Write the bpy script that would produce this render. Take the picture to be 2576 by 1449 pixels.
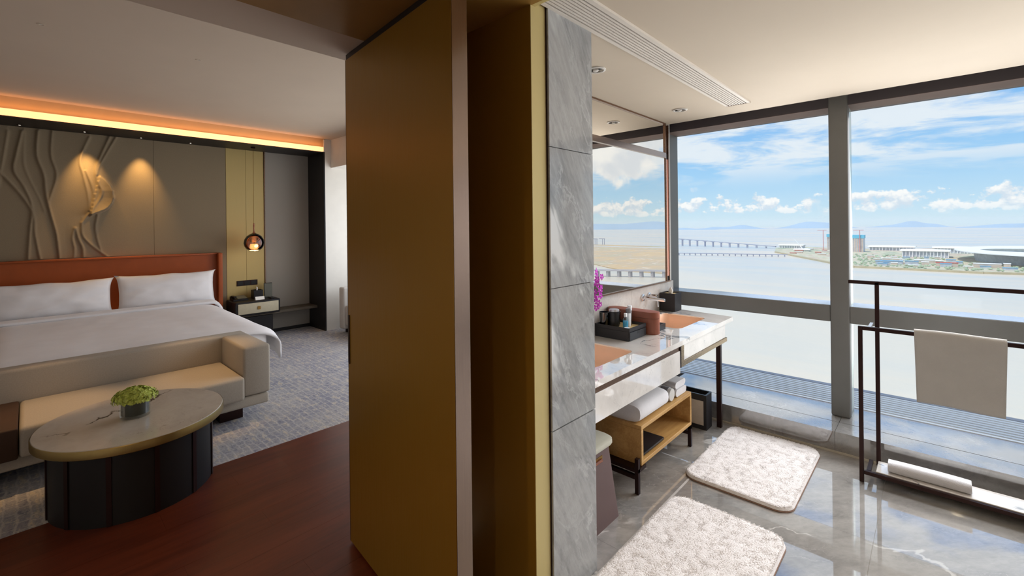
import bpy, bmesh, math, random
from mathutils import Vector, Matrix
random.seed(7)
PI = math.pi
for o in list(bpy.data.objects): bpy.data.objects.remove(o)
scene = bpy.context.scene
C = scene.collection

# ---------------------------------------------------------------- camera
FPX, YAW, ROLL, EYE = 1140.0, math.radians(43.0), 0.011, 1.6
cam = bpy.data.cameras.new('camera'); cam_o = bpy.data.objects.new('camera', cam); C.objects.link(cam_o)
_f = Vector((-math.sin(YAW), math.cos(YAW), 0)); _r = Vector((math.cos(YAW), math.sin(YAW), 0)); _z = Vector((0, 0, 1))
cx = (_r - _z*ROLL).normalized(); cy = (_z + _r*ROLL).normalized(); cz = -_f
cam_o.matrix_world = Matrix(((cx.x, cy.x, cz.x, 0), (cx.y, cy.y, cz.y, 0), (cx.z, cy.z, cz.z, EYE), (0, 0, 0, 1)))
cam.sensor_fit = 'HORIZONTAL'; cam.sensor_width = 36.0
cam.lens = FPX/2576*36.0
cam.shift_y = -(1449/2-570)/2576
cam.clip_start = 0.05; cam.clip_end = 60000
scene.camera = cam_o
scene.cycles.volume_bounces = 1
scene.cycles.max_bounces = 9

# ---------------------------------------------------------------- colour management
vs = scene.view_settings
scene.display_settings.display_device = 'sRGB'
vs.view_transform = 'Standard'; vs.look = 'None'; vs.gamma = 1.0; vs.use_curve_mapping = False
vs.exposure = 0.0

def lin(c):
    return tuple(((x/255)/12.92 if x/255 <= .04045 else ((x/255+.055)/1.055)**2.4) for x in c)

# ---------------------------------------------------------------- node helpers
class NT:
    def __init__(s, tree):
        s.t = tree; s.n = tree.nodes; s.l = tree.links
    def new(s, typ, **kw):
        n = s.n.new(typ)
        for k, v in kw.items(): setattr(n, k, v)
        return n
    def set(s, sock, v):
        if isinstance(v, bpy.types.NodeSocket): s.l.new(v, sock)
        elif isinstance(v, (int, float)): sock.default_value = v
        else:
            v = tuple(v); k = len(sock.default_value); sock.default_value = (v + (1,))[:k] if len(v) < k else v[:k]
    def math(s, op, a, b=None, c=None, clamp=False):
        n = s.new('ShaderNodeMath', operation=op, use_clamp=clamp); s.set(n.inputs[0], a)
        if b is not None: s.set(n.inputs[1], b)
        if c is not None: s.set(n.inputs[2], c)
        return n.outputs[0]
    def vec(s, op, a, b=None):
        n = s.new('ShaderNodeVectorMath', operation=op); s.set(n.inputs[0], a)
        if b is not None:
            if op == 'SCALE': s.set(n.inputs['Scale'], b)
            else: s.set(n.inputs[1], b)
        return n.outputs[0]
    def ramp(s, f, stops, interp='LINEAR'):
        n = s.new('ShaderNodeValToRGB'); r = n.color_ramp; r.interpolation = interp
        while len(r.elements) > 1: r.elements.remove(r.elements[-1])
        r.elements[0].position = stops[0][0]; r.elements[0].color = tuple(stops[0][1]) + (1,)
        for p, c in stops[1:]:
            e = r.elements.new(p); e.color = tuple(c) + (1,)
        s.set(n.inputs[0], f); return n.outputs[0]
    def mapr(s, v, a, b, c=0.0, d=1.0, smooth=True):
        n = s.new('ShaderNodeMapRange'); n.interpolation_type = 'SMOOTHSTEP' if smooth else 'LINEAR'
        s.set(n.inputs[0], v); s.set(n.inputs[1], a); s.set(n.inputs[2], b); s.set(n.inputs[3], c); s.set(n.inputs[4], d)
        return n.outputs[0]
    def mix(s, f, a, b):
        n = s.new('ShaderNodeMix', data_type='RGBA'); s.set(n.inputs[0], f); s.set(n.inputs[6], a); s.set(n.inputs[7], b)
        return n.outputs[2]
    def noise(s, v, scale, detail=4, rough=.5, dist=0.0):
        n = s.new('ShaderNodeTexNoise'); s.set(n.inputs['Vector'], v); n.inputs['Scale'].default_value = scale
        n.inputs['Detail'].default_value = detail; n.inputs['Roughness'].default_value = rough; n.inputs['Distortion'].default_value = dist
        return n.outputs[0]
    def noisec(s, v, scale, detail=3):
        n = s.new('ShaderNodeTexNoise'); s.set(n.inputs['Vector'], v); n.inputs['Scale'].default_value = scale
        n.inputs['Detail'].default_value = detail
        return n.outputs[1]
    def xyz(s, x=0.0, y=0.0, z=0.0):
        n = s.new('ShaderNodeCombineXYZ'); s.set(n.inputs[0], x); s.set(n.inputs[1], y); s.set(n.inputs[2], z); return n.outputs[0]
    def sep(s, v):
        n = s.new('ShaderNodeSeparateXYZ'); s.set(n.inputs[0], v); return n.outputs

# ---------------------------------------------------------------- sky
def build_world():
    w = bpy.data.worlds.new('sky'); scene.world = w; w.use_nodes = True
    t = NT(w.node_tree); t.n.clear()
    d = t.new('ShaderNodeTexCoord').outputs['Generated']
    x, y, z = t.sep(d)
    az = t.math('ARCTAN2', x, y)
    base = t.ramp(t.math('MAXIMUM', z, 0.0), [(0.0, lin((212, 236, 247))), (.03, lin((196, 228, 248))), (.10, lin((164, 212, 250))),
                                        (.20, lin((132, 190, 246))), (.45, lin((112, 172, 240))), (1.0, lin((96, 156, 232)))])
    # heaped clouds low over the sea
    p = t.xyz(az, t.math('MULTIPLY', z, 1.15), 3.7)
    n1 = t.noise(p, 30.0, 9, .60)
    n1u = t.noise(t.vec('ADD', p, (0.0, .011, 0.0)), 30.0, 6, .60)
    big = t.noise(t.xyz(az, t.math('MULTIPLY', z, .7), 9.1), 4.5, 2, .5)
    band = t.math('MULTIPLY', t.mapr(z, .004, .026), t.mapr(z, .042, .085, 1.0, 0.0))
    thr = t.math('SUBTRACT', .86, t.math('MULTIPLY', band, .41))
    cu = t.math('SUBTRACT', t.math('ADD', n1, t.math('MULTIPLY', t.math('SUBTRACT', big, .5), .30)), thr)
    cum = t.mapr(cu, -.02, .07)
    # streaked high cloud
    q = t.xyz(t.math('ADD', t.math('MULTIPLY', az, 1.0), t.math('MULTIPLY', z, .8)), t.math('MULTIPLY', z, 5.0), 1.3)
    n2 = t.noise(q, 5.2, 8, .62, .4)
    b2 = t.math('MULTIPLY', t.mapr(z, .06, .13), t.mapr(z, .30, .8, 1.0, .8))
    ci = t.math('MULTIPLY', t.mapr(n2, .40, .58), b2)
    ci = t.math('MULTIPLY', ci, .9)
    # one tall bank seen further along the coast
    p3 = t.xyz(az, z, 21.0)
    n3 = t.noise(p3, 9.0, 8, .56)
    bankm = t.math('MULTIPLY', t.math('MULTIPLY', t.mapr(az, .35, .5), t.mapr(az, .7, 1.1, 1.0, 0.0)), t.math('MULTIPLY', t.mapr(z, .06, .13), t.mapr(z, .22, .36, 1.0, 0.0)))
    bank = t.mapr(t.math('SUBTRACT', t.math('ADD', n3, t.math('MULTIPLY', bankm, .28)), .66), -.02, .09)
    c1 = t.mix(t.mapr(t.noise(p, 22.0, 5, .5), .35, .65), lin((228, 234, 243)), lin((255, 255, 255)))
    col = t.mix(ci, base, lin((238, 244, 250)))
    cc = t.mix(t.mapr(t.math('SUBTRACT', n1, n1u), -.10, .12), lin((214, 228, 242)), lin((255, 255, 255)))
    col = t.mix(t.math('MULTIPLY', cum, t.mapr(z, .006, .034, .35, 1.0)), col, cc)
    col = t.mix(bank, col, c1)
    col = t.mix(t.mapr(z, -.02, 0.0, 1.0, 0.0), col, lin((205, 215, 215)))
    bg = t.new('ShaderNodeBackground'); t.set(bg.inputs[0], col); bg.inputs[1].default_value = 1.0
    out = t.new('ShaderNodeOutputWorld'); t.l.new(bg.outputs[0], out.inputs[0])
build_world()

def light(name, typ, loc, energy, color=(1, 1, 1), aim=None, **kw):
    l = bpy.data.lights.new(name, typ); l.energy = energy; l.color = color
    for k, v in kw.items(): setattr(l, k, v)
    o = bpy.data.objects.new(name, l); C.objects.link(o); o.location = loc
    if aim is not None: o.rotation_euler = (Vector(aim)-Vector(loc)).to_track_quat('-Z', 'Y').to_euler()
    o['kind'] = 'helper'
    return o
light('sun', 'SUN', (0, 0, 300), 2.65, (1, .94, .86), aim=(70, 150, 0), angle=.009)
# area lamps added at the two glass fronts to lift the daylight indoors
a1 = light('bathroom_day_fill', 'AREA', (.80, 4.425, 1.46), 235, (.97, .97, 1.0), aim=(.80, 0, .6), shape='RECTANGLE', size=4.2, size_y=1.9, spread=math.radians(140))
a2 = light('bedroom_day_fill', 'AREA', (-4.6, 4.16, 1.35), 95, (.98, .97, 1.0), aim=(-4.7, 0, 1.2), shape='RECTANGLE', size=4.4, size_y=2.4)
for a in (a1, a2):
    a.visible_glossy = False; a.visible_camera = False; a.visible_transmission = False

# ---------------------------------------------------------------- materials
MATS = {}
def new_mat(name):
    m = bpy.data.materials.new(name); m.use_nodes = True; t = NT(m.node_tree); t.n.clear()
    out = t.new('ShaderNodeOutputMaterial'); b = t.new('ShaderNodeBsdfPrincipled'); t.l.new(b.outputs[0], out.inputs[0])
    pos = t.new('ShaderNodeNewGeometry').outputs['Position']
    MATS[name] = m
    return m, t, b, out, pos
def bump(t, b, h, strength=.2, dist=.01):
    n = t.new('ShaderNodeBump'); n.inputs['Strength'].default_value = strength; n.inputs['Distance'].default_value = dist
    t.set(n.inputs['Height'], h); t.l.new(n.outputs[0], b.inputs['Normal'])
def plain(name, rgb, rough=.5, metal=0.0, var=.06, scale=6.0, bumps=0.0, bscale=200.0, spec=None, coat=0.0, emit=None, sheen=0.0):
    m, t, b, out, pos = new_mat(name); c = lin(rgb)
    n = t.noise(pos, scale, 5, .6)
    lo = tuple(x*(1-var) for x in c); hi = tuple(min(1, x*(1+var)) for x in c)
    t.set(b.inputs['Base Color'], t.mix(t.mapr(n, .3, .7), lo, hi))
    b.inputs['Roughness'].default_value = rough; b.inputs['Metallic'].default_value = metal
    if spec is not None: b.inputs['Specular IOR Level'].default_value = spec
    if coat: b.inputs['Coat Weight'].default_value = coat; b.inputs['Coat Roughness'].default_value = .05
    if sheen: b.inputs['Sheen Weight'].default_value = sheen
    if emit:
        b.inputs['Emission Color'].default_value = lin(emit[0]) + (1,); b.inputs['Emission Strength'].default_value = emit[1]
    if bumps: bump(t, b, t.noise(pos, bscale, 3, .6), bumps, .004)
    return m
def marble(name, c1, c2, vein, scale=1.6, width=.02, rough=.08, rot=(.3, .6, .9), amount=.9, dark=None, stretch=(1, 1, 1), coat=0.0, cior=1.5, grain=0.0):
    m, t, b, out, pos = new_mat(name)
    mp = t.new('ShaderNodeMapping'); t.l.new(pos, mp.inputs[0]); mp.inputs['Rotation'].default_value = rot
    p = t.vec('MULTIPLY', mp.outputs[0], stretch)
    warp = t.vec('ADD', p, t.vec('SCALE', t.vec('SUBTRACT', t.noisec(p, scale*2.2, 6), (.5, .5, .5)), .30))
    cloud = t.noise(warp, scale*1.5, 9, .66)
    col = t.mix(t.mapr(cloud, .34, .66), lin(c1), lin(c2))
    if dark:
        dn = t.noise(warp, scale*2.0, 9, .74); col = t.mix(t.math('MULTIPLY', t.mapr(dn, .52, .70), .8), col, lin(dark))
    v = t.math('ABSOLUTE', t.math('SUBTRACT', t.noise(warp, scale*.8, 5, .52), .5))
    mod = t.mapr(t.noise(p, scale*1.3, 4, .5), .46, .60)
    wd = t.math('MULTIPLY', t.mapr(t.noise(p, scale*3.1, 3, .5), .3, .7, .3, 1.6), width)
    vm = t.math('MULTIPLY', t.math('MULTIPLY', t.math('SUBTRACT', 1.0, t.math('DIVIDE', v, wd), clamp=True), mod), amount)
    col = t.mix(t.mapr(vm, 0.0, .55), col, lin(vein))
    v2 = t.math('ABSOLUTE', t.math('SUBTRACT', t.noise(t.vec('ADD', warp, (3.1, 7.7, 1.2)), scale*2.3, 6, .6), .5))
    vm2 = t.math('MULTIPLY', t.mapr(v2, 0.0, width*.6, 1.0, 0.0), amount*.35)
    col = t.mix(t.math('MULTIPLY', vm2, t.mapr(cloud, .4, .6)), col, lin(vein))
    if grain:
        g = t.noise(t.vec('MULTIPLY', p, (1, 1, .5)), scale*26, 5, .7); col = t.mix(t.math('MULTIPLY', t.mapr(g, .35, .65), grain), col, lin(vein))
    t.set(b.inputs['Base Color'], col); b.inputs['Roughness'].default_value = rough
    if coat:
        b.inputs['Specular IOR Level'].default_value = .9
        b.inputs['Coat Weight'].default_value = coat; b.inputs['Coat Roughness'].default_value = rough*.6; b.inputs['Coat IOR'].default_value = cior
    return m
def wood(name, c1, c2, rough=.35, axis=1, scale=14.0):
    m, t, b, out, pos = new_mat(name)
    st = [1, 1, 1]; st[axis] = .08
    p = t.vec('MULTIPLY', pos, tuple(st))
    n = t.noise(p, scale, 8, .65, .6); n2 = t.noise(p, scale*7, 4, .6)
    f = t.math('ADD', t.math('MULTIPLY', n, .7), t.math('MULTIPLY', n2, .3))
    t.set(b.inputs['Base Color'], t.mix(t.mapr(f, .36, .62), lin(c1), lin(c2))); b.inputs['Roughness'].default_value = rough
    bump(t, b, f, .08, .002); return m
def brushed(name, rgb, rough=.3, axis=2, var=.12, metal=1.0, bs=.12):
    m, t, b, out, pos = new_mat(name); c = lin(rgb)
    st = [1, 1, 1]; st[axis] = .02
    n = t.noise(t.vec('MULTIPLY', pos, tuple(st)), 260, 4, .6)
    t.set(b.inputs['Base Color'], t.mix(n, tuple(x*(1-var) for x in c), tuple(min(1, x*(1+var)) for x in c)))
    b.inputs['Metallic'].default_value = metal
    t.set(b.inputs['Roughness'], t.mapr(n, .3, .7, rough*.85, rough*1.15))
    bump(t, b, n, bs, .001); return m

plain('cream_ceiling', (194, 181, 162), .75, var=.015, scale=2)
plain('white_ceiling', (196, 180, 162), .8, var=.015, scale=2)
plain('fascia_warm_lit', (206, 172, 128), .8, var=.02)  # glow of the cove light put into the fascia tan
plain('plaster_white', (226, 222, 214), .7, var=.02)
brushed('gold_panel', (150, 112, 40), .36, bs=.05, var=.06, metal=.42)
brushed('gold_daylit', (200, 182, 126), .5, bs=.06, var=.06, metal=.2)  # paler copy of the panel gold, daylight put into its colour
brushed('bronze_edge', (164, 146, 136), .22, bs=.02, var=.05)
plain('soffit_gold', (150, 112, 52), .5, metal=.3, var=.05)
marble('marble_grey', (156, 156, 154), (130, 131, 131), (206, 207, 205), 1.9, .042, .09, rot=(-.47, 0, 0), dark=(102, 103, 106), stretch=(1, 1, .42), amount=.95, grain=.18)
marble('marble_floor', (168, 164, 158), (126, 123, 120), (200, 196, 190), 1.7, .016, .03, rot=(0, 0, .7), dark=(112, 110, 109), stretch=(1, .45, 1), amount=.85, coat=1.0, cior=2.3, grain=.12)
marble('marble_ledge', (152, 150, 148), (126, 124, 122), (180, 177, 174), 2.2, .012, .05, rot=(0, 0, .4), dark=(112, 111, 110), stretch=(.8, 1, 1), amount=.3, coat=1.0, cior=2.5, grain=.06)
marble('marble_white', (238, 233, 227), (224, 219, 213), (146, 147, 149), 2.2, .014, .04, rot=(.7, .3, .5), stretch=(.5, 1, 1), amount=.85, coat=1.0, cior=1.9)
marble('marble_table', (200, 190, 178), (184, 173, 160), (70, 60, 52), 1.7, .008, .12, rot=(.1, .4, 1.9), stretch=(1, .6, 1), amount=.9)
marble('marble_backsplash', (190, 184, 178), (170, 165, 160), (210, 205, 200), 2.4, .022, .1, amount=.6, grain=.12)
brushed('bronze_trim', (150, 122, 104), .3, axis=1, bs=.03)
brushed('champagne', (206, 180, 146), .3, axis=1, bs=.03)
plain('ceramic_warm_lit', (248, 208, 178), .18, var=.03, spec=.5)  # warm light in the basins put into the ceramic colour
plain('dark_bronze', (58, 40, 38), .38, metal=.8, var=.08)
plain('frame_grey', (124, 124, 122), .55, metal=.15, var=.02)
plain('frame_shaded', (78, 72, 76), .6, var=.03)  # shade of the blind pocket put into a darker frame grey
plain('frame_soffit_lit', (128, 108, 100), .7)  # pinkish light under the window head put into the colour
plain('rail_sky_tint', (120, 128, 142), .15, var=.02)  # sky reflection on the rail top put into a bluish grey
plain('frame_side', (196, 204, 200), .4, var=.02)
plain('chrome', (225, 225, 228), .06, metal=1.0, var=.01)
plain('mirror', (244, 240, 234), .0, metal=1.0, var=0.0)
plain('black_lacquer', (28, 29, 32), .35, var=.08)
plain('black_leather', (34, 33, 36), .5, var=.1, bumps=.15, bscale=400)
plain('white_tissue', (244, 242, 240), .9, var=.02)
plain('brown_leather', (134, 76, 56), .5, var=.08, bumps=.2, bscale=420)
plain('copper_strip', (232, 168, 146), .4, var=.03)
wood('oak', (196, 156, 98), (168, 126, 72), .45, axis=1, scale=12)
wood('walnut_floor', (98, 42, 22), (76, 30, 15), .33, axis=1, scale=8)
wood('dark_oak', (96, 86, 72), (74, 66, 55), .5, axis=1)
plain('towel_white', (226, 224, 226), .95, var=.03, bumps=.6, bscale=330, sheen=.3)
plain('towel_greige', (202, 199, 194), .95, var=.03, bumps=.6, bscale=330, sheen=.3)
plain('rug_white', (228, 222, 219), .95, var=.03, scale=30, bumps=.8, bscale=120, sheen=.3)
plain('rug_edge', (150, 120, 104), .9)
plain('hamper_leather', (96, 78, 76), .55, var=.06, bumps=.2, bscale=300)
plain('hamper_seat', (186, 184, 168), .45, var=.04)
plain('copper_metal', (196, 132, 108), .25, metal=1.0)
plain('silver_satin', (196, 196, 200), .3, metal=.7)
plain('leaf_green', (70, 84, 40), .5, var=.2)
plain('orchid_purple', (196, 62, 190), .5, var=.2, scale=40)
plain('orchid_core', (240, 210, 236), .5)
plain('tube_glass_dark', (78, 82, 52), .15, var=.15)
plain('tumbler_dark', (44, 50, 60), .1, var=.2, scale=30)
plain('amber_paper', (206, 182, 132), .8)
plain('bottle_white', (232, 236, 240), .25)
plain('label_blue', (70, 160, 200), .35)
plain('grey_cap', (120, 118, 120), .35, metal=.4)
# bedroom
plain('wall_olive', (132, 118, 96), .85, var=.06, scale=160, bumps=.1, bscale=500)
brushed('wall_gold', (190, 168, 112), .55, bs=.04, metal=.25)
plain('wall_grey', (150, 144, 136), .8, var=.05, scale=200)
plain('recess_black', (24, 22, 24), .45, var=.1)
plain('relief_plaster', (142, 128, 104), .8, var=.05, scale=160)
plain('headboard_leather', (152, 72, 27), .45, var=.06, bumps=.15, bscale=380)
plain('linen_white', (232, 230, 232), .85, var=.02, bumps=.08, bscale=700, sheen=.2)
plain('bench_fabric', (172, 164, 152), .9, var=.05, scale=120, bumps=.25, bscale=600)
plain('bench_brown', (62, 40, 26), .7, var=.1)
plain('table_black', (12, 10, 10), .5, var=.1)
brushed('table_rim', (156, 132, 82), .4, bs=.02)
plain('flower_green', (182, 194, 88), .6, var=.25, scale=60)
plain('leaf_wrap', (24, 30, 14), .5, var=.2)
plain('nightstand_front', (186, 176, 150), .4, var=.04, scale=30)
plain('brass', (170, 132, 74), .3, metal=1.0)
plain('screen_grey', (96, 96, 86), .3)
plain('card_white', (236, 234, 228), .7)
plain('armchair_fabric', (206, 202, 196), .9, var=.03, bumps=.2, bscale=500)
plain('curtain_white', (226, 220, 210), .9)
plain('lamp_frosted', (255, 226, 180), .4, emit=((255, 206, 140), 3.2))
plain('cove_glow', (255, 226, 170), .5, emit=((255, 179, 121), 1.7))
plain('lens_glow', (255, 250, 240), .2, emit=((255, 240, 215), 4.0))
plain('lamp_off', (210, 206, 198), .3)
plain('reflector', (170, 160, 148), .2, metal=.8)
plain('vent_metal', (214, 206, 194), .5, var=.02)
plain('vent_dark', (70, 58, 52), .7)
plain('grout', (188, 180, 166), .8)
plain('joint_dark', (84, 80, 78), .8)
plain('louvre_white', (252, 252, 250), .5, var=.02)
plain('louvre_shadow', (176, 178, 186), .6, var=.02)
# outdoors
plain('concrete', (182, 180, 186), .8, var=.05, scale=.02)
plain('bridge_grey', (160, 164, 182), .8, var=.05, scale=.02)
plain('roof_white', (246, 246, 246), .5, var=.02, scale=.02)
plain('facade_grey', (188, 194, 204), .5, var=.12, scale=.08)
plain('facade_tan', (206, 190, 176), .7, var=.1, scale=.08)
plain('net_blue', (104, 196, 226), .7, var=.05, scale=.1)
plain('roof_red', (204, 96, 78), .7, var=.08, scale=.1)
plain('roof_blue', (120, 172, 206), .6, var=.08, scale=.1)
plain('crane_red', (206, 130, 130), .6)
plain('tree_hazed', (166, 182, 152), .9, var=.15, scale=.05)  # green paled, with haze put into the colour
plain('hill_hazed', (150, 182, 208), .95, var=.05, scale=.001)  # distance haze put into the pale blue of the hills
plain('shore_stone', (190, 178, 146), .9, var=.08, scale=.05)

def glass_mat(name, tint=(1, 1, 1), refl=.06, rough=0.0, opac=0.0, opcol=(1, 1, 1)):
    m = bpy.data.materials.new(name); m.use_nodes = True; t = NT(m.node_tree); t.n.clear()
    out = t.new('ShaderNodeOutputMaterial'); tr = t.new('ShaderNodeBsdfTransparent'); tr.inputs[0].default_value = tuple(tint)+(1,)
    gl = t.new('ShaderNodeBsdfGlossy'); gl.inputs['Roughness'].default_value = rough; gl.inputs['Color'].default_value = (1, 1, 1, 1)
    lw = t.new('ShaderNodeLayerWeight'); lw.inputs[0].default_value = .25
    fac = t.math('ADD', t.math('MULTIPLY', lw.outputs['Fresnel'], refl*4), refl*.3, clamp=True)
    mx = t.new('ShaderNodeMixShader'); t.l.new(fac, mx.inputs[0]); t.l.new(tr.outputs[0], mx.inputs[1]); t.l.new(gl.outputs[0], mx.inputs[2])
    res = mx.outputs[0]
    if opac:
        df = t.new('ShaderNodeBsdfDiffuse'); df.inputs[0].default_value = tuple(opcol)+(1,)
        m2 = t.new('ShaderNodeMixShader'); m2.inputs[0].default_value = opac; t.l.new(res, m2.inputs[1]); t.l.new(df.outputs[0], m2.inputs[2]); res = m2.outputs[0]
    t.l.new(res, out.inputs[0]); MATS[name] = m; return m
glass_mat('window_glass', (.985, .995, .99), .02)
glass_mat('milky_glass', (.95, .98, .96), .05, 0.0, .3, (.80, .88, .85))
glass_mat('clear_glass', (.96, .98, .97), .08)
glass_mat('copper_glass', (.84, .60, .48), .30)
glass_mat('smoke_glass', (.16, .20, .28), .25)
glass_mat('blue_liquid', (.25, .62, .85), .15)

def carpet_mat():
    m, t, b, out, pos = new_mat('carpet')
    w = t.vec('ADD', pos, t.vec('SCALE', t.vec('SUBTRACT', t.noisec(pos, 9, 3), (.5, .5, .5)), .05))
    br = t.new('ShaderNodeTexBrick'); t.set(br.inputs['Vector'], w); br.inputs['Scale'].default_value = 5.0
    br.inputs['Mortar Size'].default_value = .035; br.inputs['Mortar Smooth'].default_value = .6; br.offset = .37; br.squash = .7; br.squash_frequency = 3
    br.inputs['Color1'].default_value = (0, 0, 0, 1); br.inputs['Color2'].default_value = (.25, .25, .25, 1); br.inputs['Mortar'].default_value = (1, 1, 1, 1)
    n = t.noise(pos, 2.3, 6, .65); fine = t.noise(pos, 60, 4, .7); blot = t.noise(t.vec('MULTIPLY', pos, (1, 2.2, 1)), 9, 5, .7)
    base = t.mix(t.mapr(n, .35, .65), lin((142, 144, 158)), lin((172, 170, 172)))
    base = t.mix(t.mapr(blot, .52, .62), base, lin((200, 190, 174)))
    base = t.mix(t.math('MULTIPLY', t.mapr(blot, .36, .44, 1.0, 0.0), .7), base, lin((104, 108, 128)))
    base = t.mix(t.math('MULTIPLY', br.outputs[0], .55), base, lin((206, 202, 200)))
    base = t.mix(t.math('MULTIPLY', t.mapr(fine, .4, .6), .25), base, lin((100, 100, 108)))
    t.set(b.inputs['Base Color'], base); b.inputs['Roughness'].default_value = .95; bump(t, b, fine, .5, .004)
carpet_mat()
def sea_mat():
    m, t, b, out, pos = new_mat('sea')
    x, y, z = t.sep(pos)
    n = t.noise(t.vec('MULTIPLY', pos, (.0005, .0022, 0)), 1.0, 7, .66, .5)
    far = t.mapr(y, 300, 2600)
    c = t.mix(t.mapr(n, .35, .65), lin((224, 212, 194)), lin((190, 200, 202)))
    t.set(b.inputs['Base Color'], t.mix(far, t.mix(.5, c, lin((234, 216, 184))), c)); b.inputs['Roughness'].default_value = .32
    b.inputs['Specular IOR Level'].default_value = .12
    bump(t, b, t.noise(pos, .05, 4, .6), .12, 6.0)
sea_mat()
def land_mat(name, cols, s=.006):
    m, t, b, out, pos = new_mat(name)
    n = t.noise(t.vec('MULTIPLY', pos, (1, .6, 1)), s, 7, .68); n2 = t.noise(pos, s*6, 4, .6)
    col = t.ramp(n, [(.30, lin(cols[0])), (.44, lin(cols[1])), (.52, lin(cols[2])), (.62, lin(cols[3]))])
    col = t.mix(t.math('MULTIPLY', t.mapr(n2, .58, .66), .7), col, lin(cols[4]))
    t.set(b.inputs['Base Color'], col); b.inputs['Roughness'].default_value = .95
land_mat('airport_land', [(150, 168, 140), (178, 184, 156), (206, 200, 172), (196, 176, 156), (236, 236, 236)], .009)
land_mat('brown_land', [(206, 178, 140), (216, 190, 150), (204, 184, 158), (196, 190, 160), (232, 222, 208)], .005)

# ---------------------------------------------------------------- mesh helpers
ORIG = {}
def box(bm, lo, hi, bev=0.0, seg=2):
    r = bmesh.ops.create_cube(bm, size=1.0); vs_ = r['verts']
    sx, sy, sz = (hi[i]-lo[i] for i in range(3))
    bmesh.ops.scale(bm, vec=(sx, sy, sz), verts=vs_)
    bmesh.ops.translate(bm, vec=[(hi[i]+lo[i])/2 for i in range(3)], verts=vs_)
    if bev:
        es = list({e for v in vs_ for e in v.link_edges})
        bmesh.ops.bevel(bm, geom=es, offset=min(bev, .49*min(sx, sy, sz)), segments=seg, affect='EDGES', profile=.5)
    return bm
def B(lo, hi, bev=0.0, seg=2):
    return box(bmesh.new(), lo, hi, bev, seg)
def boxes(*bs):
    bm = bmesh.new()
    for b in bs: box(bm, *b)
    return bm
def tube(bm, pts, r, n=8, cap=True):
    pts = [Vector(p) for p in pts]; rings = []
    rr = r if isinstance(r, (list, tuple)) else [r]*len(pts)
    for i, p in enumerate(pts):
        d = (pts[min(i+1, len(pts)-1)]-pts[max(i-1, 0)]).normalized()
        up = Vector((0, 0, 1)) if abs(d.z) < .95 else Vector((0, 1, 0))
        a = d.cross(up).normalized(); b = d.cross(a).normalized()
        rings.append([bm.verts.new(p + (a*math.cos(2*PI*k/n)+b*math.sin(2*PI*k/n))*rr[i]) for k in range(n)])
    for i in range(len(rings)-1):
        for k in range(n):
            bm.faces.new((rings[i][k], rings[i][(k+1) % n], rings[i+1][(k+1) % n], rings[i+1][k]))
    if cap:
        bm.faces.new(rings[0][::-1]); bm.faces.new(rings[-1])
    return bm
def lathe(bm, prof, c, n=32, sx=1.0, sy=1.0):
    c = Vector(c); rings = []
    for r, z in prof:
        if r < 1e-6: rings.append([bm.verts.new(c+Vector((0, 0, z)))])
        else: rings.append([bm.verts.new(c+Vector((r*sx*math.cos(2*PI*k/n), r*sy*math.sin(2*PI*k/n), z))) for k in range(n)])
    for a, b in zip(rings, rings[1:]):
        for k in range(n):
            q = (k+1) % n
            if len(a) == 1 and len(b) == 1: continue
            if len(a) == 1: bm.faces.new((a[0], b[k], b[q]))
            elif len(b) == 1: bm.faces.new((a[k], b[0], a[q]))
            else: bm.faces.new((a[k], b[k], b[q], a[q]))
    return bm
def rrect(x0, y0, x1, y1, r, n=6):
    pts = []
    for cx_, cy_, a0 in ((x1-r, y1-r, 0), (x0+r, y1-r, PI/2), (x0+r, y0+r, PI), (x1-r, y0+r, 1.5*PI)):
        for k in range(n+1):
            a = a0+k*PI/2/n; pts.append((cx_+r*math.cos(a), cy_+r*math.sin(a)))
    return pts
def prism(bm, pts, z0, z1):
    lo = [bm.verts.new((p[0], p[1], z0)) for p in pts]; hi = [bm.verts.new((p[0], p[1], z1)) for p in pts]
    n = len(pts)
    bm.faces.new(hi); bm.faces.new(lo[::-1])
    for i in range(n): bm.faces.new((lo[i], lo[(i+1) % n], hi[(i+1) % n], hi[i]))
    return bm
def plate(outer, holes, z0, z1):
    bm = bmesh.new(); loops = []
    for pts in [outer]+holes:
        v = [bm.verts.new((p[0], p[1], z1)) for p in pts]
        loops.append([bm.edges.new((v[i], v[(i+1) % len(v)])) for i in range(len(v))])
    bmesh.ops.triangle_fill(bm, use_beauty=True, use_dissolve=False, edges=[e for l in loops for e in l])
    top = list(bm.faces)
    r = bmesh.ops.extrude_face_region(bm, geom=top)
    bmesh.ops.translate(bm, vec=(0, 0, z0-z1), verts=[g for g in r['geom'] if isinstance(g, bmesh.types.BMVert)])
    return bm
def loft(bm, rings, cap0=True, cap1=True):
    R = [[bm.verts.new(p) for p in r] for r in rings]; n = len(R[0])
    for a, b in zip(R, R[1:]):
        for k in range(n): bm.faces.new((a[k], a[(k+1) % n], b[(k+1) % n], b[k]))
    if cap0: bm.faces.new(R[0][::-1])
    if cap1: bm.faces.new(R[-1])
    return bm
def grid(bm, nx, ny, fn):
    V = [[bm.verts.new(fn(i/nx, j/ny)) for j in range(ny+1)] for i in range(nx+1)]
    for i in range(nx):
        for j in range(ny): bm.faces.new((V[i][j], V[i+1][j], V[i+1][j+1], V[i][j+1]))
    return bm
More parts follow.
